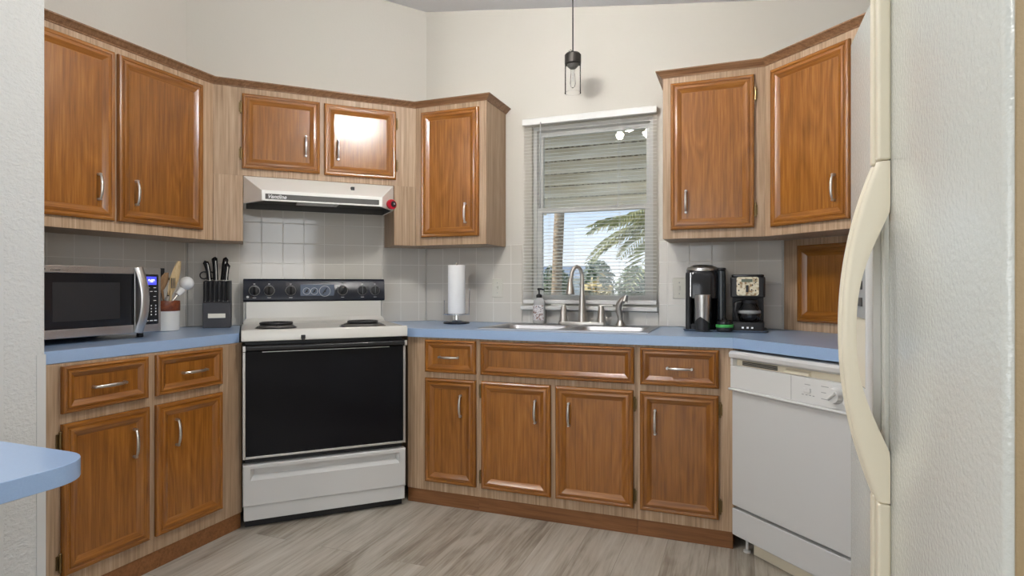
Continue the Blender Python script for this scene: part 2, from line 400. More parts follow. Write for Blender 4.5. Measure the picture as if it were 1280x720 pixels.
# ================================================================ ROOM SHELL
XL, YB, DC, XR, RP = -2.83, 3.36, 3.7025, 1.02, 2.517
XO, YF = -5.0, -4.0
def cz(x, y=0): return 2.634 - .133 * x
ov = lambda x, y: cz(x) + .06
CNR_L = (XL, DC / R2 + XL)            # left wall meets diagonal
CNR_B = (YB - DC / R2, YB)            # diagonal meets back wall
struct(MB().box(XO - .2, XR + .2, YF - .2, YB + .15, -.12, 0).build('floor', M_floor))
c_ = MB(); xs = (XO - .2, XR + .2); ys = (YF - .2, YB + .15)
c_.add([(x, y, cz(x) + dz) for dz in (0, .15) for y in ys for x in xs], [(0, 2, 3, 1), (4, 5, 7, 6), (0, 1, 5, 4), (2, 6, 7, 3), (0, 4, 6, 2), (1, 3, 7, 5)])
struct(c_.build('ceiling', M_ceil, smooth=0))
# back wall with the window opening
WX0, WX1, WZ0, WZ1 = -1.165, -.455, 1.03, 2.085
b_ = MB()
b_.prism([(-3.0, YB), (WX0, YB), (WX0, YB + .14), (-3.0, YB + .14)], 0, 3, top=ov)
b_.prism([(WX1, YB), (XR + .14, YB), (XR + .14, YB + .14), (WX1, YB + .14)], 0, 3, top=ov)
b_.prism([(WX0, YB), (WX1, YB), (WX1, YB + .14), (WX0, YB + .14)], 0, WZ0)
b_.prism([(WX0, YB), (WX1, YB), (WX1, YB + .14), (WX0, YB + .14)], WZ1, 3, top=ov)
struct(b_.build('wall_back', M_wall, smooth=0))
struct(MB().prism([CNR_L, CNR_B, (XL, YB)], 0, 3, top=ov).build('wall_diagonal', M_wall, smooth=0))
struct(MB().prism([(XL - .14, 1.297), (XL, 1.297), (XL, YB + .1), (XL - .14, YB + .1)], 0, 3, top=ov).build('wall_left', M_wall, smooth=0))
struct(MB().prism([(XO, 1.155), (-2.165, 1.155), (-2.165, 1.297), (XO, 1.297)], 0, 3, top=ov).build('wall_partition', M_plaster, bevel=.003, smooth=0))
# right wall with a window opening
RY0, RY1, RZ0, RZ1 = -1.05, .15, 1.0, 2.2
r_ = MB()
r_.prism([(XR, RY1), (XR + .14, RY1), (XR + .14, YB), (XR, YB)], 0, 3, top=ov)
r_.prism([(XR, YF), (XR + .14, YF), (XR + .14, RY0), (XR, RY0)], 0, 3, top=ov)
r_.prism([(XR, RY0), (XR + .14, RY0), (XR + .14, RY1), (XR, RY1)], 0, RZ0)
r_.prism([(XR, RY0), (XR + .14, RY0), (XR + .14, RY1), (XR, RY1)], RZ1, 3, top=ov)
struct(r_.build('wall_right', M_wall, smooth=0))
FX0, FX1, FZ0, FZ1 = -2.95, -.25, .45, 2.25
f_ = MB()
f_.prism([(XO, YF - .14), (FX0, YF - .14), (FX0, YF), (XO, YF)], 0, 3, top=ov)
f_.prism([(FX1, YF - .14), (XR + .14, YF - .14), (XR + .14, YF), (FX1, YF)], 0, 3, top=ov)
f_.prism([(FX0, YF - .14), (FX1, YF - .14), (FX1, YF), (FX0, YF)], 0, FZ0)
f_.prism([(FX0, YF - .14), (FX1, YF - .14), (FX1, YF), (FX0, YF)], FZ1, 3, top=ov)
struct(f_.build('wall_front', M_wall, smooth=0))
LY0, LY1, LZ1 = -1.75, .35, 2.15
l_ = MB()
l_.prism([(XO - .14, YF - .14), (XO, YF - .14), (XO, LY0), (XO - .14, LY0)], 0, 3, top=ov)
l_.prism([(XO - .14, LY1), (XO, LY1), (XO, 1.297), (XO - .14, 1.297)], 0, 3, top=ov)
l_.prism([(XO - .14, LY0), (XO, LY0), (XO, LY1), (XO - .14, LY1)], LZ1, 3, top=ov)
struct(l_.build('wall_far_left', M_wall, smooth=0))

# glazed tile backsplash
TZ = 1.386
def tiles(name, w, c, rects, ox, oz=.9206):
    t = MB()
    for u0, u1, z0, z1 in rects: t.box(u0, u1, -.008, -.0005, z0, z1)
    return struct(t.build(name, tile_mat('glazed_tile_' + name, ox, oz), loc=P(w, 0, c), rot=WALLS[w][2], bevel=.004, seg=2))
uL = lambda x, y: (x + y) * R2
tiles('trim_1', 'B', YB, [(CNR_B[0] + .006, -1.222, .9165, TZ), (-1.222, -.424, .9165, .995), (-.424, .197, .9165, TZ)], -.3757)
tiles('trim_2', 'D', DC, [(uL(*CNR_L) + .006, uL(*CNR_B) - .006, .9165, 1.70)], .079)
tiles('trim_3', 'L', -XL, [(1.30, CNR_L[1] - .006, .9165, TZ)], 1.355)
# clear corner guards on the end of the partition
g_ = MB(); g_.box(-2.195, -2.163, 1.2975, 1.2995, 0, .913); g_.box(-2.1645, -2.1625, 1.272, 1.2995, 0, .913)
struct(g_.build('trim_4', M_guardp))
g_ = MB(); g_.box(-2.195, -2.163, 1.1525, 1.1545, 0, 1.328); g_.box(-2.1645, -2.1625, 1.1525, 1.177, 0, 1.328)
struct(g_.build('trim_5', M_guardp))

# kitchen window
fr = MB()
def ring(mb, x0, x1, z0, z1, w, y0, y1, mi=0):
    mb.box(x0, x0 + w, y0, y1, z0, z1, mi); mb.box(x1 - w, x1, y0, y1, z0, z1, mi)
    mb.box(x0 + w, x1 - w, y0, y1, z0, z0 + w, mi); mb.box(x0 + w, x1 - w, y0, y1, z1 - w, z1, mi)
ring(fr, WX0, WX1, WZ0, WZ1, .022, YB + .03, YB + .11)
win = struct(fr.build('window_1', M_vinyl, bevel=.002))
us = MB(); ring(us, WX0 + .022, WX1 - .022, 1.575, WZ1 - .022, .026, YB + .075, YB + .10); us.build('upper_sash', M_vinyl, win, bevel=.002)
ls = MB(); ring(ls, WX0 + .022, WX1 - .022, WZ0 + .022, 1.602, .030, YB + .040, YB + .07); ls.build('lower_sash', M_vinyl, win, bevel=.002)
MB().box(WX0 + .045, WX1 - .045, YB + .086, YB + .089, 1.60, WZ1 - .045).build('window_pane', M_pane, win)
MB().box(WX0 + .05, WX1 - .05, YB + .054, YB + .057, WZ0 + .05, 1.575).build('window_pane', M_pane, win)
MB().box(-1.222, -.426, YB - .045, YB + .03, .997, 1.022).build('sill', M_vinyl, win, bevel=.005)
# windows behind the camera
for nm, w in (('window_2', 'side'), ('window_3', 'rear')):
    k = MB()
    if w == 'side':
        k.box(XR + .03, XR + .10, RY0, RY0 + .05, RZ0, RZ1); k.box(XR + .03, XR + .10, RY1 - .05, RY1, RZ0, RZ1)
        k.box(XR + .03, XR + .10, RY0 + .05, RY1 - .05, RZ0, RZ0 + .05); k.box(XR + .03, XR + .10, RY0 + .05, RY1 - .05, RZ1 - .05, RZ1)
        o = struct(k.build(nm, M_vinyl)); MB().box(XR + .06, XR + .065, RY0 + .05, RY1 - .05, RZ0 + .05, RZ1 - .05).build('window_pane', M_pane, o)
    else:
        ring(k, FX0, FX1, FZ0, FZ1, .06, YF - .10, YF - .03); k.box(-1.64, -1.56, YF - .10, YF - .03, FZ0 + .06, FZ1 - .06)
        o = struct(k.build(nm, M_vinyl)); MB().box(FX0 + .06, FX1 - .06, YF - .07, YF - .065, FZ0 + .06, FZ1 - .06).build('window_pane', M_pane, o)

k = MB()
for y_ in (LY0, (LY0 + LY1) / 2 - .04, LY1 - .08): k.box(XO - .10, XO - .03, y_, y_ + .08, 0, LZ1)
k.box(XO - .10, XO - .03, LY0 + .08, LY1 - .08, LZ1 - .08, LZ1); k.box(XO - .10, XO - .03, LY0 + .08, LY1 - .08, 0, .1)
o = struct(k.build('added_door_1', M_vinyl)); MB().box(XO - .07, XO - .064, LY0 + .08, LY1 - .08, .1, LZ1 - .08).build('glass_pane', M_pane, o)  # unseen glass door added to brighten the bar top and refrigerator

# ================================================================ CABINETS
DOOR_PROF = [(0, .004), (0, .013), (.003, .018), (.010, .0205), (.015, .019), (.018, .0155), (.0215, .0155), (.0235, .019), (.032, .0205), (.037, .018), (.050, .0105), (.0525, .0085), (.055, .0085)]
DRAW_PROF = [(0, .004), (0, .013), (.003, .018), (.009, .0205), (.013, .0155), (.016, .0155), (.018, .019), (.024, .0205), (.028, .018), (.040, .0105), (.042, .0085), (.044, .0085)]
def panel_door(name, w, h, parent, loc, rot, prof=DOOR_PROF):
    m = MB(); n = len(prof)
    vs = []
    for i, d in prof: vs += [(i, -d, i), (w - i, -d, i), (w - i, -d, h - i), (i, -d, h - i)]
    vs += [(0, -.001, 0), (w, -.001, 0), (w, -.001, h), (0, -.001, h)]
    fs = []; mi = []
    for k in range(n - 1):
        for e in range(4):
            a, b = k * 4 + e, k * 4 + (e + 1) % 4
            fs.append((a, b, b + 4, a + 4)); mi.append(1 if e in (0, 2) else 0)
    q = n * 4
    for e in range(4):
        fs.append((q + e, q + (e + 1) % 4, (e + 1) % 4, e)); mi.append(1 if e in (0, 2) else 0)
    fs.append(tuple((n - 1) * 4 + e for e in range(4))); mi.append(0)
    fs.append((q + 3, q + 2, q + 1, q)); mi.append(0)
    m.v = vs; m.f = fs; m.mi = mi
    return m.build(name, [M_oak, M_oakh], parent, loc=loc, rot=rot, smooth=25)
def pull(parent, x, z, L=.108, vertical=True, name='handle'):
    m = MB(); pts = []; rr = []
    for i in range(15):
        t = -1 + 2 * i / 14; out = .021 + .012 * (1 - abs(t) ** 2.6)
        if abs(t) == 1: out = .018
        p = t * L / 2
        pts.append((x, -out, z + p) if vertical else (x + p, -out, z)); rr.append(.0034 + .0016 * (1 - t * t))
    m.tube(pts, rr, 10, flat=1.25, up=(0, -1, 0))
    for sg in (-1, 1):
        p = sg * L / 2 * .97
        c = (x, 0, z + p) if vertical else (x + p, 0, z)
        m.tube([(c[0], -.019, c[2]), (c[0], -.026, c[2])], .0052, 10)
        m.tube([(c[0], -.0085, c[2]), (c[0], -.021, c[2])], .006, 10)
    return m.build(name, M_nickel, parent)
def hinge(parent, x, z):
    m = MB(); m.tube([(x, -.010, z - .028), (x, -.010, z + .028)], .0042, 8); m.box(x - .009, x + .009, -.006, -.0012, z - .024, z + .024)
    for s in (-1, 1): m.ball((x, -.010, z + s * .030), .005, 8, 6)
    return m.build('hinge', M_brass, parent)
def door(root, w, u0, u1, z0, z1, c, hx=None, hz=None, hinges=None, name='door', vert=True, hlen=.108):
    """door or drawer front on the face plane c of wall frame w, between u0 and u1"""
    loc = P(w, u0, c, z0) - root.location
    d = panel_door(name, u1 - u0, z1 - z0, root, loc, WALLS[w][2], DOOR_PROF if name == 'door' else DRAW_PROF)
    if hx is not None: pull(d, hx - u0, hz - z0, hlen, vert)
    if hinges:
        side, zs = hinges
        for z in zs: hinge(d, -.006 if side == 'l' else (u1 - u0) + .006, z - z0)
    return d
def local(root, pts): return [(x - root.location.x, y - root.location.y) for x, y in pts]

CF = 2.755                                             # base face plane along the back wall
BASE_Z0, BASE_Z1 = .073, .871
DZ0, DZ1, WZa, WZb = .692, .860, .122, .662
def cap_toe(root, poly, toe):
    MB().prism(local(root, poly), BASE_Z0, BASE_Z1).build('carcass', M_lam, root, bevel=.0015)
    MB().prism(local(root, toe), 0, BASE_Z0).build('toe_kick', M_toe, root, bevel=.001)
# left base cabinet
lb = thing('base_cabinet', 'oak base cabinet with two drawers over two doors, left of the stove', 'cabinet', (-2.5, 1.73, 0))
cap_toe(lb, [(-2.2, 1.302), (-2.2, 2.172), (-2.47, 2.44), (-2.55, 2.42), (-2.81, 2.39), (-2.81, 1.302)], [(-2.204, 1.302), (-2.204, 2.168), (-2.5, 2.42), (-2.5, 1.302)])
door(lb, 'L', 1.367, 1.687, .697, .862, 2.2, 1.532, .775, None, 'drawer', False, .118)
door(lb, 'L', 1.723, 2.048, .697, .862, 2.2, 1.901, .775, None, 'drawer', False, .118)
door(lb, 'L', 1.367, 1.692, .134, .662, 2.2, 1.630, .533, ('l', (.605, .185)))
door(lb, 'L', 1.722, 2.048, .134, .662, 2.2, 1.815, .533)
# three base units along the back wall
u1_ = thing('base_cabinet', 'narrow oak base cabinet, one drawer over one door, right beside the stove', 'cabinet', (-1.44, 3.0, 0))
cap_toe(u1_, [(-1.650, CF), (-1.2385, CF), (-1.2385, 3.34), (-1.75, 3.34), (-2.04, 3.145)], [(-1.650, CF + .003), (-1.2385, CF + .003), (-1.2385, 3.3), (-1.7, 3.2)])
door(u1_, 'B', -1.540, -1.251, DZ0, DZ1, CF, -1.402, .772, None, 'drawer', False)
door(u1_, 'B', -1.540, -1.251, WZa, WZb, CF, -1.334, .527)
u2_ = thing('base_cabinet', 'oak sink base cabinet with a long false front over two doors', 'cabinet', (-.84, 3.0, 0))
sx0, sx1 = -1.238, -.4435
m_ = MB(); m_.box(sx0, sx1, CF, CF + .02, BASE_Z0, BASE_Z1); m_.box(sx0, sx0 + .016, CF + .02, 3.34, BASE_Z0, BASE_Z1); m_.box(sx1 - .016, sx1, CF + .02, 3.34, BASE_Z0, BASE_Z1); m_.box(sx0 + .016, sx1 - .016, CF + .02, 3.34, BASE_Z0, BASE_Z0 + .016)
for i, v in enumerate(m_.v): m_.v[i] = (v[0] + .84, v[1] - 3.0, v[2])
m_.build('carcass', M_lam, u2_, bevel=.0015)
MB().prism(local(u2_, [(sx0, CF + .003), (sx1, CF + .003), (sx1, 3.3), (sx0, 3.3)]), 0, BASE_Z0).build('toe_kick', M_toe, u2_, bevel=.001)
door(u2_, 'B', -1.224, -.458, DZ0, DZ1, CF, name='false_front')
door(u2_, 'B', -1.220, -.856, WZa, WZb, CF, -.933, .529, ('l', (.61, .18)))
door(u2_, 'B', -.832, -.461, WZa, WZb, CF, -.765, .529, ('r', (.60, .18)))
u3_ = thing('base_cabinet', 'oak base cabinet, one drawer over one door, beside the dishwasher', 'cabinet', (-.24, 3.0, 0))
cap_toe(u3_, [(-.443, CF), (-.031, CF), (.10, 2.88), (.10, 3.34), (-.443, 3.34)], [(-.443, CF + .003), (-.034, CF + .003), (.0, 3.3), (-.443, 3.3)])
door(u3_, 'B', -.430, -.091, DZ0, DZ1, CF, -.257, .771, None, 'drawer', False)
door(u3_, 'B', -.431, -.092, WZa, WZb, CF, -.363, .526, ('r', (.60, .18)))

# wall cabinets
UZ0, UZ1, ULF, UDF, UBF, URF = 1.373, 2.2, 2.53, 3.422, 3.06, 2.237
LDc = (-ULF, UDF / R2 - ULF); DBc = (UBF - UDF / R2, UBF); BRc = (URF / R2 - UBF, UBF)
wl_ = thing('wall_cabinet', 'two-door oak wall cabinet above the microwave', 'cabinet', (-2.68, 1.8, UZ0))
def carc(root, poly, z0, z1, mat=M_lam, name='carcass'):
    return MB().prism(local(root, poly), z0 - root.location.z, z1 - root.location.z).build(name, mat, root, bevel=.0012)
g = .004
carc(wl_, [(XL + g, 1.301), (-ULF, 1.301), (-ULF, LDc[1]), (XL + g, CNR_L[1] - .012)], UZ0, UZ1)
door(wl_, 'L', 1.352, 1.785, 1.419, 2.145, ULF, 1.718, 1.557)
door(wl_, 'L', 1.801, 2.236, 1.419, 2.145, ULF, 1.884, 1.554)
wd_ = thing('wall_cabinet', 'short two-door oak wall cabinet over the range hood', 'cabinet', P('D', .38, 3.56, UZ0))
q = DC - .012
pD = lambda u, c: tuple(P('D', u, c)[:2])
uc0, uc1 = uL(*LDc), uL(*DBc)
carc(wd_, [LDc, DBc, pD(uL(*CNR_B) - .012, q), pD(uL(*CNR_L) + .012, q)], 1.716, UZ1)
carc(wd_, [(LDc[0] + .001, LDc[1] + .001), pD(-.0165, UDF), pD(-.0165, q), pD(uL(*CNR_L) + .012, q)], UZ0, 1.716, name='end_panel')
carc(wd_, [pD(.7785, UDF), (DBc[0] - .001, DBc[1] - .001), pD(uL(*CNR_B) - .012, q), pD(.7785, q)], UZ0, 1.716, name='end_panel')
door(wd_, 'D', -.021, .367, 1.752, 2.143, UDF, .294, 1.895, ('l', (2.07, 1.83)))
door(wd_, 'D', .390, .786, 1.748, 2.141, UDF, .464, 1.891, ('r', (2.07, 1.83)))
wb_ = thing('wall_cabinet', 'tall single-door oak wall cabinet above the paper towels, left of the window', 'cabinet', (-1.55, 3.2, UZ0))
carc(wb_, [DBc, (-1.329, UBF), (-1.329, YB - g), (CNR_B[0] + .012, YB - g)], UZ0, UZ1)
door(wb_, 'B', -1.737, -1.372, 1.419, 2.144, UBF, -1.453, 1.55)
wr_ = thing('wall_cabinet', 'single-door oak wall cabinet above the coffee makers, right of the window', 'cabinet', (-.13, 3.2, UZ0))
carc(wr_, [(-.367, UBF), BRc, (.19, YB - g), (-.367, YB - g)], UZ0, UZ1)
door(wr_, 'B', -.328, .057, 1.416, 2.142, UBF, -.255, 1.553, ('r', (2.05, 1.50)))
wc_ = thing('wall_cabinet', 'angled single-door oak wall cabinet between window wall and refrigerator', 'cabinet', P('R', -1.85, 2.37, UZ0))
carc(wc_, [BRc, tuple(P('R', -1.56, URF)[:2]), tuple(P('R', -1.56, RP - .004)[:2]), (.196, YB - g)], UZ0, UZ1)
door(wc_, 'R', -2.046, -1.649, 1.413, 2.141, URF, -1.718, 1.549)
# angled corner panel with a door, standing on the counter
cp_ = thing('corner_cabinet', 'dark oak corner cabinet door above the counter beside the refrigerator', 'cabinet', P('R', -1.9, 2.56, .915))
carc(cp_, [(RP / R2 - YB + .004, YB - g), tuple(P('R', -1.2, RP)[:2]), tuple(P('R', -1.2, RP + .1)[:2]), (.36, YB - g)], .9165, UZ0 - .001)
door(cp_, 'R', -2.137, -1.74, .962, 1.339, RP)

# crown moulding
def crown(name, label, path, ends=None):
    prof = [(.0005, 2.175), (.005, 2.175), (.007, 2.181), (.012, 2.184), (.019, 2.192), (.027, 2.199), (.032, 2.201), (.032, 2.207), (.0005, 2.207)]
    m = MB(); n = len(path); rings = []
    for i, p in enumerate(path):
        p = Vector(p)
        d0 = (p - Vector(path[i - 1])).normalized() if i else None
        d1 = (Vector(path[i + 1]) - p).normalized() if i < n - 1 else None
        d0 = d0 or d1; d1 = d1 or d0
        n0 = Vector((d0.y, -d0.x)); n1 = Vector((d1.y, -d1.x)); mt = (n0 + n1); mt = mt / (mt.dot(n0))
        rings.append([(p.x + mt.x * o, p.y + mt.y * o, z) for o, z in prof])
    m.loft(rings, 0, True, True)
    o = m.build(name, M_crown, None, smooth=20, fix=True); return tag(o, label, 'molding')
crown('crown_molding', 'brown crown molding along the cabinet tops left of the window', [(-ULF, 1.301), LDc, DBc, (-1.329, UBF), (-1.329, YB - g)])
crown('crown_molding', 'brown crown molding along the cabinet tops right of the window', [(-.367, YB - g), (-.367, UBF), BRc, tuple(P('R', -1.56, URF)[:2])])

# ================================================================ COUNTERTOPS
CT0, CT1, CB = .872, .9165, 2.735
ctl = MB().prism([(-2.21, 1.301), (-2.21, 2.166), pD(-.031, DC - .010), (XL + .009, CNR_L[1] - .008), (XL + .009, 1.301)], CT0, CT1).build('countertop', M_blue, bevel=.002)
tag(ctl, 'blue laminate countertop under the microwave and knife block', 'countertop')
SX0, SX1, SY0, SY1 = -1.255, -.435, 2.862, 3.272       # sink cut-out
ctr = MB()
ctr.prism([(-1.640, CB), (SX0, CB), (SX0, YB - .010), (CNR_B[0] + .008, YB - .010), pD(.772, DC - .012)], CT0, CT1)
ctr.prism([(SX0, CB), (SX1, CB), (SX1, SY0), (SX0, SY0)], CT0, CT1)
ctr.prism([(SX0, SY1), (SX1, SY1), (SX1, YB - .010), (SX0, YB - .010)], CT0, CT1)
ctr.prism([(SX1, CB), (1.91 / R2 - CB, CB), tuple(P('R', -1.22, 1.91)[:2]), tuple(P('R', -1.22, RP + .05)[:2]), (.26, YB - .010), (SX1, YB - .010)], CT0, CT1)
ctr = ctr.build('countertop', M_blue); tag(ctr, 'blue laminate countertop around the sink and over the dishwasher', 'countertop')
# peninsula top in the foreground
pn = thing('breakfast_bar', 'pale blue laminate bar top with rounded corner, lower left foreground', 'counter', (-2.0, .3, 0))
cr = rrect(-2.9, -1.342, -.5, .922, .10, 8)
MB().prism([(x + 2.0, y - .3) for x, y in cr], .718, .76).build('bar_top', M_blue, pn, bevel=.0015)
MB().box(-.75, -.55, -.7, .5, 0, .718).build('pedestal', M_wall, pn, bevel=.004)

# ================================================================ STOVE
st = wthing('electric_range', 'white electric range with black glass oven door in the angled corner', 'stove', 'D', .368, 3.05)
MB().box(-.375, .375, .035, .60, .0, .878).build('body', M_blackm, st, bevel=.003)
# oven door
dr = MB(); dr.box(-.372, .372, -.004, .033, .340, .832); od = dr.build('oven_door', M_oven, st, bevel=.004)
t_ = MB(); t_.box(-.3845, -.372, -.006, .033, .329, .830); t_.box(.372, .3845, -.006, .033, .329, .830); t_.box(-.372, .372, -.006, .033, .329, .340)
t_.build('door_trim', M_steel, od, bevel=.002)
hb = MB(); hb.extrude_x([(.033, .834), (-.030, .834), (-.040, .840), (-.040, .856), (-.030, .862), (.033, .862)], -.372, .372)
h_ = hb.build('handle', M_black, od, bevel=.003)
for sx in (-1, 1):
    MB().box(sx * .3775 - .0065, sx * .3775 + .0065, -.041, .03, .835, .861).build('end_cap', M_steel, h_, bevel=.002)
MB().box(-.30, .30, -.0062, -.0045, .827, .8295).build('trim_strip', M_steel, od)
# storage drawer with recessed grip
dw = MB()
def rl(x0, x1, z0, z1, y): return [(x0, y, z0), (x1, y, z0), (x1, y, z1), (x0, y, z1)]
dw.loft([rl(-.3835, .3835, .110, .302, .035), rl(-.3835, .3835, .110, .302, -.006), rl(-.378, .378, .113, .298, -.010), rl(-.352, .352, .229, .283, -.010)])
dw.loft([rl(-.352, .352, .229, .283, -.010), rl(-.336, .336, .250, .276, .016)], cap1=True)
d_ = dw.build('storage_drawer', M_white, st, smooth=20, fix=False)
MB().box(-.380, .380, -.003, .035, .040, .110).build('kick_panel', M_white, st, bevel=.003)
# cooktop
ck = MB(); ck.extrude_x([(-.022, .880), (-.022, .926), (-.018, .933), (-.008, .935), (.015, .930), (.47, .930), (.50, .933), (.525, .942), (.538, .96), (.542, 1.05), (.60, 1.05), (.60, .880)], -.3905, .3905)
for i, v in enumerate(ck.v):
    if v[1] > .49: ck.v[i] = (v[0] * (.372 / .3905 if v[2] > .945 else .985), v[1], v[2])
ck.build('cooktop', M_enamel, st, bevel=.004, smooth=30)
lt = MB(); lt.box(-.129, -.109, -.030, -.022, .886, .905); lt.ball((-.119, -.028, .884), .008, 10, 8); lt.build('latch', M_blackm, st, bevel=.002)
for nm, bx, by, rp in (('l', -.232, .150, .098), ('r', .186, .110, .118)):
    bn = MB(); bn.lathe([(rp, .9305), (rp, .9335), (rp * .94, .936), (rp * .80, .931), (rp * .3, .9315), (.001, .9315)], 36, (bx, by, 0))
    bo = bn.build('burner', M_black, st)
    MB().torus((bx, by, .9365), rp * .88, .0045, 40, 8).torus((bx, by, .9405), rp * .78, .005, 40, 8).build('drip_ring', M_dgrey, bo)
    cl = MB()
    for rr in (.018, .032, .046, .060, .073): cl.torus((bx, by, .953), rr, .0062, 40, 8)
    for a in range(3):
        cl.tube([(bx, by, .946), (bx + .079 * math.cos(a * 2.094 + .5), by + .079 * math.sin(a * 2.094 + .5), .946)], .004, 6)
    cl.build('coil', M_blackm, bo)
# control console
cn = MB(); cn.extrude_x([(.548, 1.050), (.540, 1.060), (.552, 1.166), (.562, 1.178), (.62, 1.178), (.62, 1.050)], -.3845, .3925)
con = cn.build('control_panel', M_navy, st, bevel=.003)
for xa, xb in ((-.383, -.374), (.376, .385)):
    MB().extrude_x([(.556, .93), (.556, 1.049), (.61, 1.049), (.61, .93)], xa, xb).build('console_bracket', M_enamel, st)
def fy(z): return .540 + (z - 1.060) * (.012 / .106)
rotK = Matrix.Rotation(PI / 2, 3, 'X')
for i, kx in enumerate((-.328, -.252, -.139, .146, .260, .334)):
    kz = 1.112; y = fy(kz)
    k = MB(); k.lathe([(.030, 0), (.030, .004), (.025, .006), (.0235, .016), (.020, .018), (.001, .018)], 28, (kx, y, kz), rot=rotK)
    kb = k.build('knob', M_blackm, con)
    an = .55 if i == 3 else 0
    g_ = MB(); dx, dz = math.sin(an) * .021, math.cos(an) * .021
    g_.tube([(kx - dx, y - .021, kz - dz), (kx + dx, y - .021, kz + dz)], .0055, 8); g_.build('grip', M_black, kb)
    tk = MB(); tk.torus((kx, y - .0046, kz), .0275, .0009, 28, 4, axis='y'); tk.build('dial_mark', M_print, kb)
    MB().box(kx - .009, kx + .009, fy(1.072) - .001, fy(1.072) + .002, 1.0715, 1.0735).box(kx - .005, kx + .005, fy(1.148) - .001, fy(1.148) + .002, 1.147, 1.151).build('legend', M_print, con)
ip = MB(); ip.box(-.088, .098, fy(1.108) - .003, fy(1.108) + .010, 1.073, 1.146); ip = ip.build('clock_panel', mk('slate_panel', lin(84, 96, 116), .3), con, bevel=.002)
for cx_, rr in ((-.054, .019), (-.012, .019), (.046, .030)):
    y = fy(1.11) - .003
    MB().torus((cx_, y, 1.108), rr, .0012, 28, 5, axis='y').build('dial_ring', M_print, ip)
    kk = MB(); kk.lathe([(.006, 0), (.006, .008), (.001, .009)], 14, (cx_, y, 1.108), rot=rotK); kk.tube([(cx_ - rr * .4, y - .007, 1.108 - rr * .5), (cx_ + rr * .35, y - .007, 1.108 + rr * .6)], .0032, 6)
    kk.build('dial_hand', M_black, ip)
MB().box(-.076, -.034, fy(1.137) - .0042, fy(1.137), 1.1365, 1.138).box(-.030, .006, fy(1.137) - .0042, fy(1.137), 1.1365, 1.138).build('legend', M_print, ip)
_k = MB(); _k.lathe([(.007, 0), (.006, .004), (.001, .005)], 12, (-.362, fy(1.077), 1.077), rot=rotK); _k.build('indicator_lamp', M_print, con)

# ================================================================ RANGE HOOD
hd = wthing('range_hood', 'cream range hood with dark label strip mounted above the stove', 'range hood', 'D', .38, UDF, 1.571)
a0, b0 = -.394, .394
hv = [(a0, 0, .143), (b0, 0, .143), (b0, 0, 0), (a0, 0, 0), (-.310, -.16, .052), (.298, -.16, .052), (.298, -.16, 0), (-.310, -.16, 0), (a0, .265, .143), (b0, .265, .143), (b0, .265, 0), (a0, .265, 0)]
hm = MB().add(hv, [(4, 5, 1, 0), (7, 6, 5, 4), (3, 7, 4, 0), (6, 2, 1, 5), (0, 1, 9, 8), (1, 2, 10, 9), (3, 0, 8, 11), (8, 9, 10, 11)])
# underside: rim and recess
def inl(i, z): return [(-.310 + i, -.16 + i, z), (.298 - i, -.16 + i, z), (b0 - i, i * .4, z), (b0 - i, .265 - i, z), (a0 + i, .265 - i, z), (a0 + i, i * .4, z)]
hm.loft([inl(0, 0), inl(.012, 0)], 0); hm.loft([inl(.012, 0), inl(.014, .035)], 1, cap1=True)
hm.build('shell', [mk('cream_enamel', (.85, .84, .80, 1), .3), M_dgrey], hd, smooth=20, fix=True, bevel=.003)
ls_ = MB().box(-.293, .279, -.1625, -.159, .008, .035).build('label_strip', M_dgrey, hd, bevel=.001)
text_mesh(ls_, 'lettering', 'Ventline', -.284, -.1632, .0125, .027, M_print, .35, .0006)
sw = MB(); sw.box(.141, .159, -.096, -.070, .088, .108); sw.build('switch', M_blackm, hd, bevel=.002)
lf = MB(); ring(lf, -.13, .085, -.10, .05, .02, 0, .008)
for i, v in enumerate(lf.v): lf.v[i] = (v[0], v[2] + .02, v[1] + .012)
lf = lf.build('light_frame', M_steel, hd, bevel=.002); MB().box(-.11, .065, -.055, .045, .014, .018).build('light_lens', M_wplastic, lf)
tm = thing('kitchen_timer', 'small red timer with black dial stuck on the range hood corner', 'timer', P('D', .737, 3.330, 1.594), PI / 4 + .5)
k = MB(); k.lathe([(.026, 0), (.028, .004), (.028, .014), (.024, .019), (.001, .020)], 24, (0, 0, 0), rot=rotK, sx=1.15); k.build('case', M_red, tm)
k = MB(); k.lathe([(.017, .019), (.016, .024), (.001, .025)], 20, (.004, 0, .001), rot=rotK); k.build('dial', M_blackm, tm)
k = MB(); k.lathe([(.006, .024), (.005, .027), (.001, .0275)], 12, (.006, 0, .002), rot=rotK); k.build('button', M_grey, tm)

# ================================================================ DISHWASHER
dwr = wthing('dishwasher', 'white built-in dishwasher under the counter beside the refrigerator', 'dishwasher', 'R', -1.657, 1.91)
MB().box(-.298, .298, .03, .58, .10, .862).build('tub', M_wplastic, dwr, bevel=.003)
MB().box(-.298, .298, -.008, .03, .203, .693).build('door', M_white, dwr, bevel=.004)
cpn = MB(); cpn.box(-.305, .305, -.012, .030, .706, .800); cpn.extrude_x([(-.022, .694), (-.026, .700), (-.022, .706), (.03, .706), (.03, .694)], -.305, .305); cpn.box(-.305, -.290, -.012, .03, .800, .83); cpn.box(.290, .305, -.012, .03, .8, .83)
cpn = cpn.build('control_panel', M_wplastic, dwr, bevel=.003)
tb = MB(); tb.extrude_x([(-.008, .828), (-.020, .836), (-.022, .852), (-.012, .862), (.03, .862), (.03, .828)], -.305, .305); tb.build('top_bar', M_white, dwr, bevel=.003)
rc = MB(); rc.box(-.290, .290, .012, .028, .800, .828); rc.build('latch_recess', M_almond, dwr)  # almond tint puts the tan shade of the recess into its colour
vg = MB()
for i in range(3): vg.box(-.255, -.075, .007, .0115, .805 + i * .006, .8085 + i * .006)
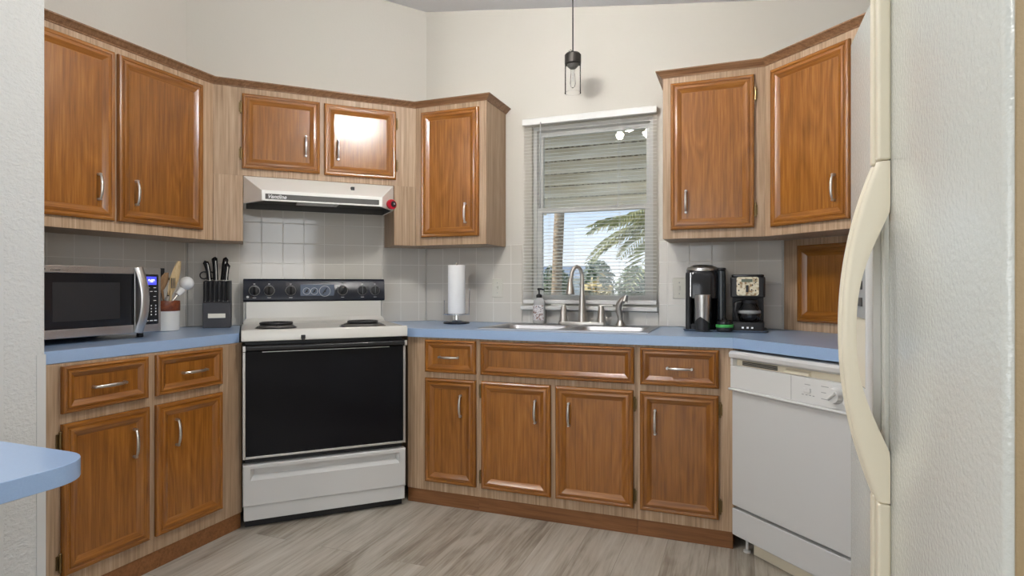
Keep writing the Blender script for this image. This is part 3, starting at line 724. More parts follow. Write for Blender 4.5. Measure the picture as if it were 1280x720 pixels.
vg.build('vent_grille', M_dprint, dwr)
lr = MB(); lr.extrude_x([(.012, .800), (-.004, .803), (-.002, .815), (.012, .820)], -.03, .08); lr.build('latch', M_almond, dwr, bevel=.002)
MB().box(.009, .0105, -.0128, -.0115, .708, .799).build('panel_seam', M_grey, cpn)
rk = MB(); rk.box(.066, .098, -.018, -.012, .747, .762); rk.build('button', M_wplastic, cpn, bevel=.002)
lg = MB(); lg.box(.070, .094, -.0126, -.0118, .774, .7765)
for i, (zz, w_) in enumerate(((.777, .030), (.755, .028), (.732, .030))): lg.box(.140, .140 + w_, -.0126, -.0118, zz, zz + .0025)
for x_ in (.058, .074, .090, .104): lg.box(x_, x_ + .008, -.0126, -.0118, .735, .738)
lg.build('legend', M_grey, cpn)
kd = MB(); kd.lathe([(.029, 0), (.029, .004), (.025, .010), (.024, .022), (.001, .023)], 28, (.200, -.012, .754), rot=rotK); kd = kd.build('dial', M_wplastic, cpn, bevel=0)
MB().tube([(.186, -.037, .742), (.214, -.037, .766)], .006, 8).build('grip', M_wplastic, kd)
MB().box(-.300, .300, -.006, .03, .075, .190).build('kick_panel', M_white, dwr, bevel=.004)
MB().box(-.24, .30, .055, .20, 0, .10).build('base', M_almond, dwr, bevel=.003)
for sx in (-.27, .27):
    k = MB(); k.lathe([(.016, 0), (.016, .008), (.006, .010), (.006, .10)], 12, (sx, .05, 0)); k.build('foot', M_wplastic, dwr)

# ================================================================ REFRIGERATOR
rf = wthing('refrigerator', 'off-white side-by-side refrigerator with pebbled doors and almond arched handles', 'refrigerator', 'F', -1.1785, .244)
MB().box(-.448, .448, .072, .74, .02, 1.715).build('body', M_tan_shaded, rf, bevel=.006)
MB().box(-.445, .445, .075, .12, 0, .02).build('base', M_blackm, rf)
split = -.0675
def fr_door(x0, x1, nm):
    m = MB(); m.prism(rrect(x0, x1, 0, .062, .014, 4), .07, 1.72); o = m.build(nm, M_fridge, rf, bevel=.004, smooth=40)
    return o
fd = fr_door(-.4545, split - .004, 'freezer_door'); nd = fr_door(split + .004, .4545, 'fridge_door')
MB().box(-.445, .445, .02, .072, .012, .062).build('toe_grille', M_almond, rf, bevel=.003)
MB().box(split + .388, split + .5215, .0008, .0009, .072, .0725).build('door_seal', M_almond, nd)
e_ = MB(); e_.box(.4545, .4585, .006, .06, .075, 1.715); e_.build('edge_trim', M_tan_shaded, nd, bevel=.0015)
def arch(parent, x0, x1, zt, zb):
    m = MB(); zc, hh = (zt + zb) / 2, (zt - zb) / 2; n = 40; ins = .30 * hh
    L1 = []; L2 = []
    def outr(t): return .020 + .054 * (1 - abs(t) ** 2.1)
    for i in range(n + 1):
        t = -1 + 2 * i / n; z = zc + t * hh
        o = outr(t); tt = t / .72
        inn = 0.001 if abs(tt) >= 1 else max(.001, (o - .021) * (1 - abs(tt) ** 3.0))
        L1.append((o, z)); L2.append((inn, z))
    rows = []
    r = .008
    for (o, z), (q_, z2) in zip(L1, L2):
        rows.append([(x0, -q_, z), (x0, -(o - r), z), (x0 + r, -o, z), (x1 - r, -o, z), (x1, -(o - r), z), (x1, -q_, z)])
    m.loft(rows, 0, True, True)
    return m.build('grip', M_almond, parent, smooth=50, fix=True)
for dd, x0, x1, zt, zb in ((nd, split + .011, split + .036, 1.362, .762), (fd, split - .036, split - .012, 1.362, .762)):
    hb_ = MB().extrude_x([(.001, zt + .002), (-.020, zt + .002), (-.020, 1.70), (.001, 1.70)], x0, x1).build('handle', M_almond, dd, bevel=.005, seg=3)
    MB().extrude_x([(0.001, .10), (-.020, .10), (-.020, zb - .002), (.001, zb - .002)], x0, x1).build('handle_trim', M_almond, dd, bevel=.005, seg=3)
    arch(hb_, x0, x1, zt, zb)
MB().box(-1.347 + 1.1785, -1.290 + 1.1785, -.014, .001, .872, 1.25).build('door_trim', M_wplastic, fd, bevel=.003)
# dispenser on the freezer door
dsp = MB(); ring(dsp, -.385, -.185, .86, 1.27, .012, -.012, .002); dsp = dsp.build('dispenser', M_wplastic, fd, bevel=.003)
MB().box(-.373, -.197, -.010, .002, 1.075, 1.258).build('dispenser_panel', M_grey, dsp, bevel=.002)
_b = MB()
for z_ in (1.10, 1.135, 1.17, 1.205): _b.box(-.275, -.235, -.0135, -.010, z_, z_ + .018)
_b.build('dispenser_button', M_dgrey, dsp, bevel=.001)
MB().box(-.373, -.197, -.004, .002, .93, 1.074).build('dispenser_recess', M_almond, dsp)
dt = MB(); dt.extrude_x([(-.004, .872), (-.028, .872), (-.020, .905), (-.004, .93)], -.373, -.197); dt.build('drip_tray', M_wplastic, dsp, bevel=.002)

# ================================================================ SINK AND FAUCET
sk = thing('kitchen_sink', 'double-bowl stainless steel sink set into the blue counter under the window', 'sink', (-.845, 3.067, CT1))
RX0, RX1, RY0_, RY1_ = -.435, .435, -.232, .236        # rim, local
bowls = [(-.400, -.020, -.190, .150), (.020, .400, -.190, .150)]
rm = MB(); zt = .004
rm.box(RX0, bowls[0][0], RY0_, RY1_, .0003, zt); rm.box(bowls[0][1], bowls[1][0], RY0_, RY1_, .0003, zt); rm.box(bowls[1][1], RX1, RY0_, RY1_, .0003, zt)
for x0, x1, y0, y1 in bowls: rm.box(x0, x1, RY0_, y0, .0003, zt); rm.box(x0, x1, y1, RY1_, .0003, zt)
rm.build('rim', M_sink, sk)
for x0, x1, y0, y1 in bowls:
    def lp(r, i, z): return [(x, y, z) for x, y in rrect(x0 + i, x1 - i, y0 + i, y1 - i, r, 6)]
    bm_ = MB(); bm_.loft([lp(.002, 0, zt), lp(.055, .002, zt), lp(.055, .008, -.006), lp(.06, .016, -.15), lp(.05, .035, -.172), lp(.02, .15, -.178)], cap1=True)
    bo = bm_.build('bowl', M_sink, sk, smooth=60)
    k = MB(); k.lathe([(.045, -.1775), (.042, -.174), (.030, -.176), (.001, -.176)], 24, ((x0 + x1) / 2, (y0 + y1) / 2, 0)); k.build('drain', M_chrome, bo)
FZ = CT1 + .0042
fc = thing('kitchen_faucet', 'tall brushed nickel gooseneck faucet with two lever handles behind the sink', 'faucet', (-.832, 3.262, FZ))
MB().prism(rrect(-.135, .135, -.026, .026, .012, 4), 0, .018).build('base_plate', M_nickel, fc, bevel=.004)
sp = MB(); pts = [(0, 0, .016), (0, 0, .06), (0, 0, .12), (0, 0, .17), (0, 0, .22), (0, -.001, .26)]; rad = [.026, .023, .018, .0145, .0122, .0112]
Rg = .034
for i in range(1, 13):
    a = PI * i / 12; pts.append((-Rg * .75 * (1 - math.cos(a)), -Rg * .65 * (1 - math.cos(a)), .262 + Rg * 1.85 * math.sin(a))); rad.append(.0108)
pts.append((-Rg * 1.5 - .003, -Rg * 1.3 - .002, .235)); rad.append(.0105)
sp.tube(pts, rad, 16); spo = sp.build('spout', M_nickel, fc, smooth=60)
e = pts[-1]; k = MB(); k.lathe([(.0235, -.064), (.0255, -.060), (.0215, -.035), (.015, .0), (.0112, .028)], 20, (e[0] - .002, e[1], e[2] - .002)); k.build('spray_head', M_nickel, fc)
for sx in (-1, 1):
    k = MB(); k.lathe([(.026, .015), (.024, .03), (.018, .075), (.0145, .102), (.013, .110), (.001, .112)], 20, (sx * .108, 0, 0)); hh_ = k.build('handle', M_nickel, fc)
    MB().tube([(sx * .098, 0, .108), (sx * .130, -.003, .111), (sx * .176, -.006, .110)], [.0085, .0065, .0055], 10, flat=1.5, up=(0, 0, 1)).build('lever', M_nickel, hh_)
sr = thing('side_sprayer', 'brushed nickel side sprayer with angled head beside the faucet', 'sprayer', (-.618, 3.262, FZ))
k = MB(); k.lathe([(.026, 0), (.025, .010), (.018, .020), (.016, .030)], 20); k.build('base', M_nickel, sr)
k = MB(); k.tube([(0, 0, .028), (-.002, 0, .055), (-.009, -.002, .085), (-.006, -.004, .115), (.012, -.008, .140), (.026, -.011, .152)], [.014, .016, .0175, .018, .0165, .014], 14); k.build('body', M_nickel, sr, smooth=60)
k = MB(); k.tube([(.024, -.010, .136), (.034, -.013, .168)], [.018, .013], 14); k.build('nozzle', M_nickel, sr)
sb = thing('soap_bottle', 'clear plastic soap bottle with black pump and floral label by the sink', 'soap bottle', (-1.088, 3.268, FZ))
k = MB(); k.lathe([(.030, 0), (.033, .004), (.033, .055), (.031, .085), (.032, .112), (.029, .132), (.018, .146), (.013, .150), (.013, .158)], 28, sx=1.1, sy=.8); bb_ = k.build('bottle', M_soap, sb, smooth=60)
k = MB(); k.lathe([(.0168, .150), (.0168, .164), (.010, .170), (.0045, .172), (.0045, .196)], 18); pp_ = k.build('pump', M_blackm, sb)
k = MB(); k.tube([(-.008, 0, .198), (.012, -.002, .199), (.034, -.004, .194)], [.0075, .006, .0045], 10); k.build('nozzle', M_blackm, pp_)
M_lab = mk('floral_label', (.8, .8, .8, 1), .5); _n = noise(M_lab, 70, 3); _r = ramp(M_lab, _n.outputs['Fac'], [(.36, lin(150, 120, 110)), (.46, lin(205, 200, 205)), (.55, lin(240, 238, 240)), (.68, lin(140, 138, 150))]); Lk(M_lab, _r.outputs[0], B(M_lab).inputs['Base Color'])
lv = []; lfs = []
for j, z_ in enumerate((.020, .045, .080, .108)):
    for i in range(13):
        a = -PI / 2 - 1.0 + 2.0 * i / 12; lv.append((.0336 * 1.1 * math.cos(a), .0336 * .8 * math.sin(a), z_))
for j in range(3):
    for i in range(12): lfs.append((j * 13 + i, j * 13 + i + 1, (j + 1) * 13 + i + 1, (j + 1) * 13 + i))
MB().add(lv, lfs).build('label', M_lab, bb_)

# ================================================================ BLIND
bl = thing('window_blind', 'white aluminum mini blind with open slats hanging over the kitchen window', 'blind', (-.819, 3.335, 1.03))
MB().box(-.389, .389, -.018, .022, 1.058, 1.092).build('headrail', M_vinyl, bl, bevel=.003)
vl = MB(); vl.extrude_x([(-.0185, 1.052), (-.023, 1.056), (-.023, 1.088), (-.0185, 1.093)], -.390, .390); vl.build('valance', M_vinyl, bl, bevel=.002)
s_ = MB(); zt_, zb_ = 1.040, .082; ns = 49
for i in range(ns):
    z = zb_ + (zt_ - zb_) * i / (ns - 1); pr = []
    for y, dz in ((-.0095, -.0006), (-.005, .0003), (0, .0005), (.005, .0003), (.0095, -.0006)): pr.append((y, z + dz + y * .19))
    up_ = [(y, z_ + .0005) for y, z_ in pr]
    s_.extrude_x(pr + up_[::-1], -.386, .386)
s_.build('slats', M_blind, bl, smooth=0)
st_ = MB()
for i in range(9): st_.box(-.386, .386, -.0125, .0125, .030 + i * .0048, .0318 + i * .0048)
st_.build('stacked_slats', M_blind, bl)
MB().box(-.388, .388, -.013, .013, .004, .028).build('bottom_rail', M_vinyl, bl, bevel=.004)
cd = MB()
for x_ in (-.228, .183):
    for y_ in (-.0135, .0135): cd.tube([(x_, y_, .02), (x_, y_, 1.06)], .0007, 5)
cd.build('ladder_cord', M_wplastic, bl)
MB().tube([(-.273, -.030, 1.062), (-.275, -.032, .56)], .0038, 6).build('tilt_wand', M_grey, bl)
cc = MB(); cc.tube([(.178, -.026, 1.06), (.178, -.026, .575)], .001, 5); cc.lathe([(.005, .55), (.006, .556), (.002, .576)], 8, (.178, -.026, 0)); cc.build('pull_cord', M_wplastic, bl)

# ================================================================ PENDANT, CEILING LIGHTS, SWITCH PLATES
pdx, pdy = -.815, 3.0
pd = thing('pendant_light', 'small pendant light with clear glass cylinder and dark cap, hanging above the sink', 'pendant light', (pdx, pdy, 2.138))
zc_ = cz(pdx) - 2.138
MB().tube([(0, 0, .21), (0, 0, zc_ - .02)], .0035, 8).build('cord', M_blackm, pd)
k = MB(); k.lathe([(.06, zc_ - .022), (.06, zc_ - .006), (.056, zc_ - .0005)], 24); k.build('canopy', M_dgrey, pd)
k = MB(); k.lathe([(.040, .148), (.0425, .150), (.0425, .196), (.036, .204), (.012, .208), (.001, .209)], 28); cp = k.build('cap', mk('bronze_cap', (.045, .04, .036, 1), .4, .7), pd)
k = MB(); k.tube([(-.012, 0, .207), (-.022, 0, .222), (-.012, 0, .226), (.0, 0, .214)], .0018, 6); k.build('strain_clip', M_dgrey, cp)
k = MB(); k.lathe([(.018, .128), (.028, .138), (.030, .149), (.001, .149)], 24); sk_ = k.build('socket', M_dgrey, pd)
gl = MB(); gl.lathe([(.0415, 0), (.0415, .150)], 36); gl.f = gl.f[:-2]; gl.mi = gl.mi[:-2]
gl = gl.build('glass_shade', M_cglass, pd, smooth=60)
MB().torus((0, 0, .0), .0415, .0012, 36, 6).build('rim', M_cglass, gl)
k = MB(); k.lathe([(.001, .025), (.010, .032), (.014, .048), (.013, .075), (.010, .105), (.011, .130)], 18); k.build('bulb', M_cglass, pd)
MB().tube([(0, 0, .13), (0, 0, .06)], .0016, 6).build('filament', M_chrome, pd)
for (lx, ly, lz, n_, lab) in ((-.84, 1.95, 2.40, 3, 'three-bulb ceiling light in the kitchen near the window'), (-2.6, -1.0, 2.70, 1, 'added single-bulb fill light over the living area')):
    z_ = cz(lx) - lz
    fx = thing('ceiling_light', lab, 'ceiling light', (lx, ly, lz))
    k = MB(); k.lathe([(.012, .10), (.012, z_ - .04), (.065, z_ - .03), (.065, z_ - .010), (.001, z_ - .0095)], 24); k.build('mount', M_nickel, fx)
    for q_ in range(n_):
        a = math.radians(90 + 120 * q_); rr = .13 if n_ > 1 else 0
        bx, by = rr * math.cos(a), rr * math.sin(a)
        k = MB(); k.tube([(0, 0, .115), (bx * .6, by * .6, .125), (bx, by, .10), (bx, by, .06)], .008, 8); ar = k.build('arm', M_nickel, fx)
        k = MB(); k.ball((bx, by, 0), .058, 20, 14); k.build('bulb', M_cglass, ar, smooth=60)
M_plate = mk('ivory_plate', lin(206, 203, 192), .4); _n = noise(M_plate, 60, 1); bump(M_plate, _n.outputs['Fac'], .02)
for u0, lab in ((-1.382, 'ivory wall switch plate between paper towels and window'), (-.314, 'ivory wall switch plate beside the tall black coffee machine')):
    o = wthing('switch_plate', lab, 'switch plate', 'B', u0, YB - .0081, 1.126)
    m = MB(); m.box(-.035, .035, -.006, 0, -.057, .057); m.build('plate', M_plate, o, bevel=.003)
    tg = MB(); tg.box(-.006, .006, -.010, -.005, -.013, .013); tg.box(-.004, .004, -.017, -.008, -.001, .010); tg.build('toggle', M_plate, o, bevel=.001)
    MB().lathe([(.003, 0), (.002, .0015)], 8, (0, -.006, .030), rot=rotK).lathe([(.003, 0), (.002, .0015)], 8, (0, -.006, -.030), rot=rotK).build('screw', M_grey, o)

# ================================================================ LEFT COUNTER ITEMS
mw = wthing('microwave', 'stainless steel microwave with black glass door on the left counter', 'microwave', 'L', 1.657, 2.42, CT1)
z0m = .024; zt_m = .302
MB().box(-.258, .258, .012, .385, z0m, zt_m - .002).build('body', M_dgrey, mw, bevel=.003)
for sx in (-.22, .20):
    for yy in (.04, .34):
        k = MB(); k.lathe([(.012, 0), (.014, .004), (.012, .026)], 12, (sx, yy, 0)); k.build('foot', M_blackm, mw)
df = MB(); df.box(-.260, .135, -.012, .012, .274, zt_m); df.box(-.260, .135, -.012, .012, z0m, .058); df.box(-.260, -.252, -.012, .012, .058, .274)
dfo = df.build('door', M_steel, mw, bevel=.002)
MB().box(-.252, .135, -.010, .010, .058, .274).build('door_glass', M_black, dfo)
MB().box(-.187, .074, -.0106, -.0095, .088, .238).build('door_screen', M_blackm, dfo)
text_mesh(dfo, 'lettering', 'SHARP', -.250, -.0125, .2815, .0125, M_dprint, 0, .0006)
text_mesh(dfo, 'lettering', 'Carousel', -.196, -.0125, .2815, .0095, M_dprint, .2)
hp = MB(); pts = []
for i in range(13):
    t = -1 + 2 * i / 12; pts.append((.150 + .012 * (1 - t * t), -.016 - .024 * (1 - t * t), .163 + t * .138))
hp.tube(pts, .021, 14, flat=.45, up=(1, 0, 0)); hp.build('handle', M_steel, dfo, smooth=60)
cs = MB(); cs.box(.137, .260, -.012, .012, z0m, zt_m); cso = cs.build('control_column', M_steel, mw, bevel=.003)
pl_ = MB(); pl_.prism(rrect(.176, .246, .056, .274, .006, 4), -.0005, .002)
for i, v in enumerate(pl_.v): pl_.v[i] = (v[0], -.0125 - v[2], v[1])
kp = pl_.build('keypad', M_black, cso, fix=True)
MB().box(.188, .236, -.0152, -.0146, .228, .264).build('display', M_disp, kp)
text_mesh(kp, 'digits', '9:09', .212, -.0155, .2395, .018, M_digit, 0, .0005, 'CENTER')
mk_ = MB()
for (zz, xs_) in ((.214, (.192, .222)), (.198, (.186, .205, .225)), (.176, (.192, .222)), (.158, (.192, .222))):
    for x_ in xs_: mk_.box(x_, x_ + .012, -.0152, -.0146, zz, zz + .0025)
for zz in (.134, .121, .108, .095):
    for x_ in (.188, .209, .230): mk_.box(x_, x_ + .005, -.0152, -.0146, zz, zz + .006)
for x_ in (.184, .204, .224): mk_.box(x_, x_ + .014, -.0152, -.0146, .070, .074)
mk_.build('key_legend', M_print, kp)

CRX, CRY = -2.672, 2.155
ct_ = thing('utensil_crock', 'white utensil crock with brown wooden top band beside the microwave', 'crock', (CRX, CRY, CT1))
MB().lathe([(.056, 0), (.060, .003), (.061, .095), (.0612, .098)], 32).build('jar', M_ceramic, ct_, smooth=50)
k = MB(); k.lathe([(.0613, .0985), (.0625, .100), (.0625, .146), (.061, .149), (.056, .149), (.055, .12), (.001, .1195)], 32); k.build('band', M_redwood, ct_, smooth=40)
def utensil(name, label, mat, pts, head=None, hm=None, cat='utensil'):
    o = thing(name, label, cat, (CRX, CRY, CT1))
    m = MB(); m.tube(pts, .0052, 8); m.build('handle', mat, o)
    if head: head(o)
    return o
zb0 = .13
def spoon_head(c, w, h, th, mat, tilt, slots=False):
    def f(o):
        m = MB(); loops = []
        for j in range(9):
            t = j / 8; wz = w * max(.16, math.sin(PI * (.12 + .80 * t)) ** .7); zz = (t - .5) * h
            cx_ = c[0] + tilt * zz
            loops.append([(cx_ * 1.0 + wz * math.cos(a) * .35, c[1] + wz * math.cos(a) + 0 * th, c[2] + zz) if False else (cx_ + th * math.sin(a), c[1] + tilt * zz * .9 + wz * math.cos(a), c[2] + zz) for a in [2 * PI * q_ / 12 for q_ in range(12)]])
        m.loft(loops, 0, True, True); m.build('spoon_head', mat, o, smooth=60, fix=True)
        if slots:
            s2 = MB()
            for d in (-.009, 0, .009): s2.box(c[0] + th - .0005, c[0] + th + .0012, c[1] + d - .0018 - .012, c[1] + d + .0018 - .012, c[2] - h * .30, c[2] + h * .0)
            s2.build('slot', M_dgrey, o)
    return f
utensil('wooden_spoon', 'brown wooden spoon in the white crock', M_spoond, [(.01, -.02, zb0), (.012, -.03, .20)], spoon_head((.012, -.028, .238), .027, .10, .007, M_spoond, .25))
utensil('wooden_spatula', 'pale wooden slotted spatula standing tallest in the white crock', M_spoon, [(.02, .005, zb0), (.021, .012, .20)], spoon_head((.022, .030, .262), .026, .17, .005, M_spoon, .18, True))
def ladle(o):
    m = MB(); m.box(.0, .006, -.045, -.012, .25, .31); m.build('blade', M_blackm, o, bevel=.002)
utensil('slotted_turner', 'black turner behind the brown spoon in the crock', M_blackm, [(-.01, -.025, zb0), (.003, -.03, .26)], ladle)
def bulb(o):
    m = MB(); m.ball((.038, .086, .236), .034, 20, 14); m.build('ball_head', M_bwhite, o, smooth=60)
    m = MB(); m.tube([(.032, .036, .178), (.036, .062, .206)], [.013, .018], 12); m.build('collar', M_bwhite, o)
utensil('ball_tool', 'white round-headed utensil leaning out of the crock', M_steel, [(.030, -.004, zb0), (.032, .040, .182)], bulb)
def ladle2(o):
    m = MB(); m.ball((-.02, .052, .258), .022, 14, 8, sz=(1, 1, .5)); m.build('bowl', M_blackm, o, smooth=60)
utensil('ladle', 'black ladle behind the white ball in the crock', M_blackm, [(-.012, .01, zb0), (-.02, .045, .252)], ladle2)
def whisk(o):
    m = MB(); m.tube([(.036, -.026, .150), (.040, -.020, .172)], [.012, .009], 10); m.build('collar', M_nickel, o)
utensil('whisk', 'short steel whisk handle in the white crock', M_nickel, [(.034, -.030, zb0), (.038, -.022, .165)], whisk)

# knife block
KP = P('D', -.142, 3.575); KR = PI / 4 - .03
kbk = thing('knife_block', 'charcoal knife block with silver plate on the left counter', 'knife block', (KP.x, KP.y, CT1), KR)
m = MB(); m.extrude_x([(-.055, 0), (-.055, .132), (-.034, .142), (-.020, .246), (.055, .252), (.060, 0)], -.067, .067); m.build('block', M_char, kbk, bevel=.004)
MB().box(-.042, .042, -.0565, -.0548, .052, .076).build('plate', M_chrome, kbk, bevel=.0005)
def dup(o, loc, label=None):
    c = o.copy(); COL.objects.link(c); c.location = loc
    if label: c['label'] = label
    for ch in o.children:
        d = ch.copy(); COL.objects.link(d); d.parent = c
    return c
def knife_at(lx, ly, lz):
    v = Matrix.Rotation(KR, 3, 'Z') @ Vector((lx, ly, lz)); return (KP.x + v.x, KP.y + v.y, CT1 + v.z)
sk1 = thing('steak_knife', 'black-handled steak knife in the front row of the block', 'knife', knife_at(-.055, -.0395, .144), KR, 'steak knives in the front slots')
m = MB(); m.tube([(0, -.012, .0), (0, -.0095, .05), (0, -.004, .102)], [.0075, .008, .0088], 8, flat=1.1, up=(1, 0, 0)); m.build('handle', M_blackm, sk1, bevel=0)
MB().box(-.0006, .0006, -.014, -.008, -.006, .002).build('blade', M_steel, sk1)
for i in range(1, 6): dup(sk1, knife_at(-.055 + i * .0215, -.0395, .144))
for i, (lx, ly, hgt, lean, lab, gr) in enumerate(((-.040, .000, .100, -.010, 'leftmost large knife in the block', 0), (-.010, .018, .125, -.004, 'tallest knife at the middle of the block', 0), (.026, .020, .122, .008, 'curved-butt knife at the back right of the block', 0), (.040, -.004, .090, .006, 'short knife at the front right of the block', 0))):
    o = thing('chef_knife', lab + ', black handle with steel tang', 'knife', knife_at(lx, ly, .250), KR, 'large knives in the block')
    m = MB(); m.tube([(0, 0, .004), (lean * .3, 0, hgt * .35), (lean * .8, 0, hgt * .7), (lean * 1.6, 0, hgt * .95), (lean * 2.6, 0, hgt)], [.0135, .0125, .0135, .015, .010], 10, flat=1.0, up=(1, 0, 0)); ho = m.build('handle', M_black, o, smooth=60)
    m = MB(); m.tube([(.005, -.0110, .0), (.005 + lean * .4, -.0105, hgt * .5), (.005 + lean, -.0118, hgt * .85)], .0028, 6); m.build('tang', M_chrome, ho)
    MB().box(-.0008, .0008, -.008, .008, -.006, .006).build('blade', M_steel, o)
sc_ = thing('kitchen_scissors', 'black-handled kitchen scissors with loop grip in the knife block', 'scissors', knife_at(-.060, .034, .251), KR)
MB().torus((-.008, 0, .028), .019, .0035, 24, 6, axis='y').torus((.024, .004, .028), .019, .0035, 24, 6, axis='y').build('grip', M_blackm, sc_)
MB().box(.006, .012, -.002, .002, -.006, .012).build('blade', M_steel, sc_)

# ================================================================ PAPER TOWEL
PT = Vector((-1.566, 3.165, CT1))
ph = thing('towel_holder', 'chrome wire paper towel holder with dark round base', 'paper towel holder', PT)
k = MB(); k.lathe([(.076, 0), (.078, .004), (.074, .010), (.050, .013)], 36); k.build('foot', M_navy, ph)
k = MB(); k.lathe([(.050, .0125), (.040, .018), (.012, .022), (.010, .055), (.001, .056)], 28); k.build('base', M_chrome, ph)
k = MB(); k.torus((0, 0, .055), .080, .0022, 40, 6); k.tube([(-.080, 0, .055), (.080, 0, .055)], .0022, 6)
k.tube([(-.080, 0, .055), (-.080, 0, .130)], .0022, 6); k.tube([(.080, 0, .055), (.085, 0, .20)], .0022, 6); k.ball((.085, 0, .203), .0045, 8, 6); k.ball((-.080, 0, .132), .0045, 8, 6)
for x_ in (-.016, .016): k.tube([(x_, -.012, .014), (x_, -.012, .056)], .004, 8)
k.tube([(0, 0, .050), (0, 0, .358)], .005, 8); k.build('wire_frame', M_chrome, ph)
k = MB(); k.lathe([(.018, .058), (.050, .058), (.0505, .060), (.0505, .341), (.050, .343), (.018, .343)], 40)
k.f = k.f[:-2]; k.mi = k.mi[:-2]; k.lathe([(.018, .0585), (.018, .3425)], 24)
tr = k.build('paper_towel_roll', M_paper, None, smooth=50, loc=PT); tag(tr, 'white roll of paper towels on the wire holder', 'paper towel')

# ================================================================ COFFEE CORNER
ty = thing('serving_tray', 'thin grey tray under the two coffee makers', 'tray', (-.075, 3.175, CT1))
TR = .05
m = MB()
def tl(i, z): return [(x, y, z) for x, y in rrect(-.19 - i, .19 + i, -.12 - i, .12 + i, .02, 4)]
m.loft([tl(-.01, .0005), tl(0, .002), tl(.006, .010), tl(.002, .010), tl(-.004, .005), tl(-.02, .004)], cap0=True, cap1=True)
m.build('tray_body', mk('pewter_tray', (.20, .22, .25, 1), .3, .6), ty, smooth=40)
ZT = CT1 + .0042
kg = thing('pod_coffee_maker', 'tall black single-serve coffee machine with silver lid ring and side reservoir', 'coffee maker', (-.175, 3.19, ZT), .03)
m = MB()
def kl(i, z, dy=0): return [(x, y, z) for x, y in rrect(-.086 + i, .062 - i, -.10 + i + dy, .095 - i, .04, 6)]
m.loft([kl(.004, 0), kl(0, .006), kl(.0, .03), kl(.002, .035, .06), kl(.002, .150, .06), kl(-.002, .158), kl(-.004, .27), kl(.002, .292), kl(.012, .300)], cap0=True, cap1=True)
m.build('body', M_black, kg, smooth=40)
m = MB(); m.prism(rrect(-.088, -.060, -.102, .09, .012, 4), .002, .285); m.build('side_panel', M_blackm, kg, bevel=.004)
m = MB(); m.lathe([(.078, .292), (.079, .300), (.073, .312), (.058, .316), (.055, .312)], 36, (-.010, -.022, 0), sy=1.05); m.f = m.f[:-2]; m.mi = m.mi[:-2]; m.build('lid_ring', M_steel, kg, smooth=50)
m = MB(); m.lathe([(.062, .300), (.060, .316), (.045, .324), (.001, .325)], 32, (-.010, -.022, 0)); m.build('lid', M_black, kg, smooth=50)
m = MB(); m.prism(rrect(.0625, .101, -.085, .10, .016, 4), .004, .295); m.build('reservoir', mk('smoke_plastic', (.02, .025, .03, 1), .15), kg, bevel=.005)
m = MB(); m.prism(rrect(.062, .102, -.087, .102, .016, 4), .296, .308); m.build('reservoir_lid', M_blackm, kg, bevel=.004)
MB().box(-.066, -.062, -.104, -.100, .165, .285).build('trim_strip', M_chrome, kg, bevel=.001)
mg = thing('travel_mug', 'silver steel travel mug standing in front of the black coffee machine', 'travel mug', (-.176, 3.050, ZT))
k = MB(); k.lathe([(.031, 0), (.033, .003), (.0335, .050), (.034, .10), (.0385, .168), (.0385, .174), (.036, .175), (.034, .16), (.001, .158)], 32); k.build('cup', M_steel, mg, smooth=50)
gv = []; gf = []
for i in range(21):
    a = -PI / 2 - 1.25 + 2.5 * i / 20; gv += [(.0350 * math.cos(a), .0350 * math.sin(a), .001), (.0352 * math.cos(a), .0352 * math.sin(a), .035 + .035 * (1 - abs((i - 8) / 12)) ** 1.0)]
for i in range(20): gf.append((2 * i, 2 * i + 2, 2 * i + 3, 2 * i + 1))
MB().add(gv, gf).build('grip_band', M_blackm, mg)
dm = thing('drip_coffee_maker', 'black drip coffee maker with cream control panel beside the pod machine', 'coffee maker', (.030, 3.19, ZT), -.02)
m = MB(); m.prism(rrect(-.075, .075, -.085, .085, .012, 4), 0, .042); m.build('base', M_blackm, dm, bevel=.003)
m = MB(); m.box(-.073, .073, .030, .085, .042, .165); m.build('column', M_blackm, dm, bevel=.003)
m = MB(); m.prism(rrect(-.079, .079, -.085, .087, .014, 4), .163, .262); hs_ = m.build('head', M_blackm, dm, bevel=.005)
m = MB(); m.prism(rrect(-.074, .074, -.080, .083, .014, 4), .262, .274); m.build('lid', M_black, dm, bevel=.004)
cp_l = MB(); cp_l.prism(rrect(-.050, .050, .172, .262, .010, 4), 0, .003)
for i, v in enumerate(cp_l.v): cp_l.v[i] = (v[0], -.0852 - v[2], v[1])
M_cream = mk('cream_panel', lin(214, 204, 176), .35); _n = noise(M_cream, 60, 3)
_r = ramp(M_cream, _n.outputs['Fac'], [(.40, lin(150, 120, 84)), (.5, lin(206, 196, 168)), (.6, lin(224, 216, 194))]); Lk(M_cream, _r.outputs[0], B(M_cream).inputs['Base Color'])
cpo = cp_l.build('control_panel', M_cream, hs_, fix=True)
_d = MB(); _d.box(-.028, .022, -.0895, -.088, .237, .252); _d.build('display', mk('lcd_grey_green', lin(96, 104, 88), .3), cpo)
_d = MB(); _d.box(-.008, .004, -.0895, -.088, .188, .222)
for x_, z_ in ((.036, .248), (.036, .236), (.036, .196), (-.040, .196), (-.040, .226), (.018, .20), (.022, .222)): _d.lathe([(.0035, 0), (.003, .0015)], 10, (x_, -.0882, z_), rot=rotK)
_d.build('button', M_blackm, cpo)
_b = MB()
for x_ in (-.022, 0, .020): _b.box(x_ - .005, x_ + .005, -.0875, -.084, .012, .020)
_b.build('badge', M_chrome, dm)
ca = thing('coffee_carafe', 'glass carafe with black handle inside the drip coffee maker', 'carafe', (.036, 3.155, ZT + .0425), 0)
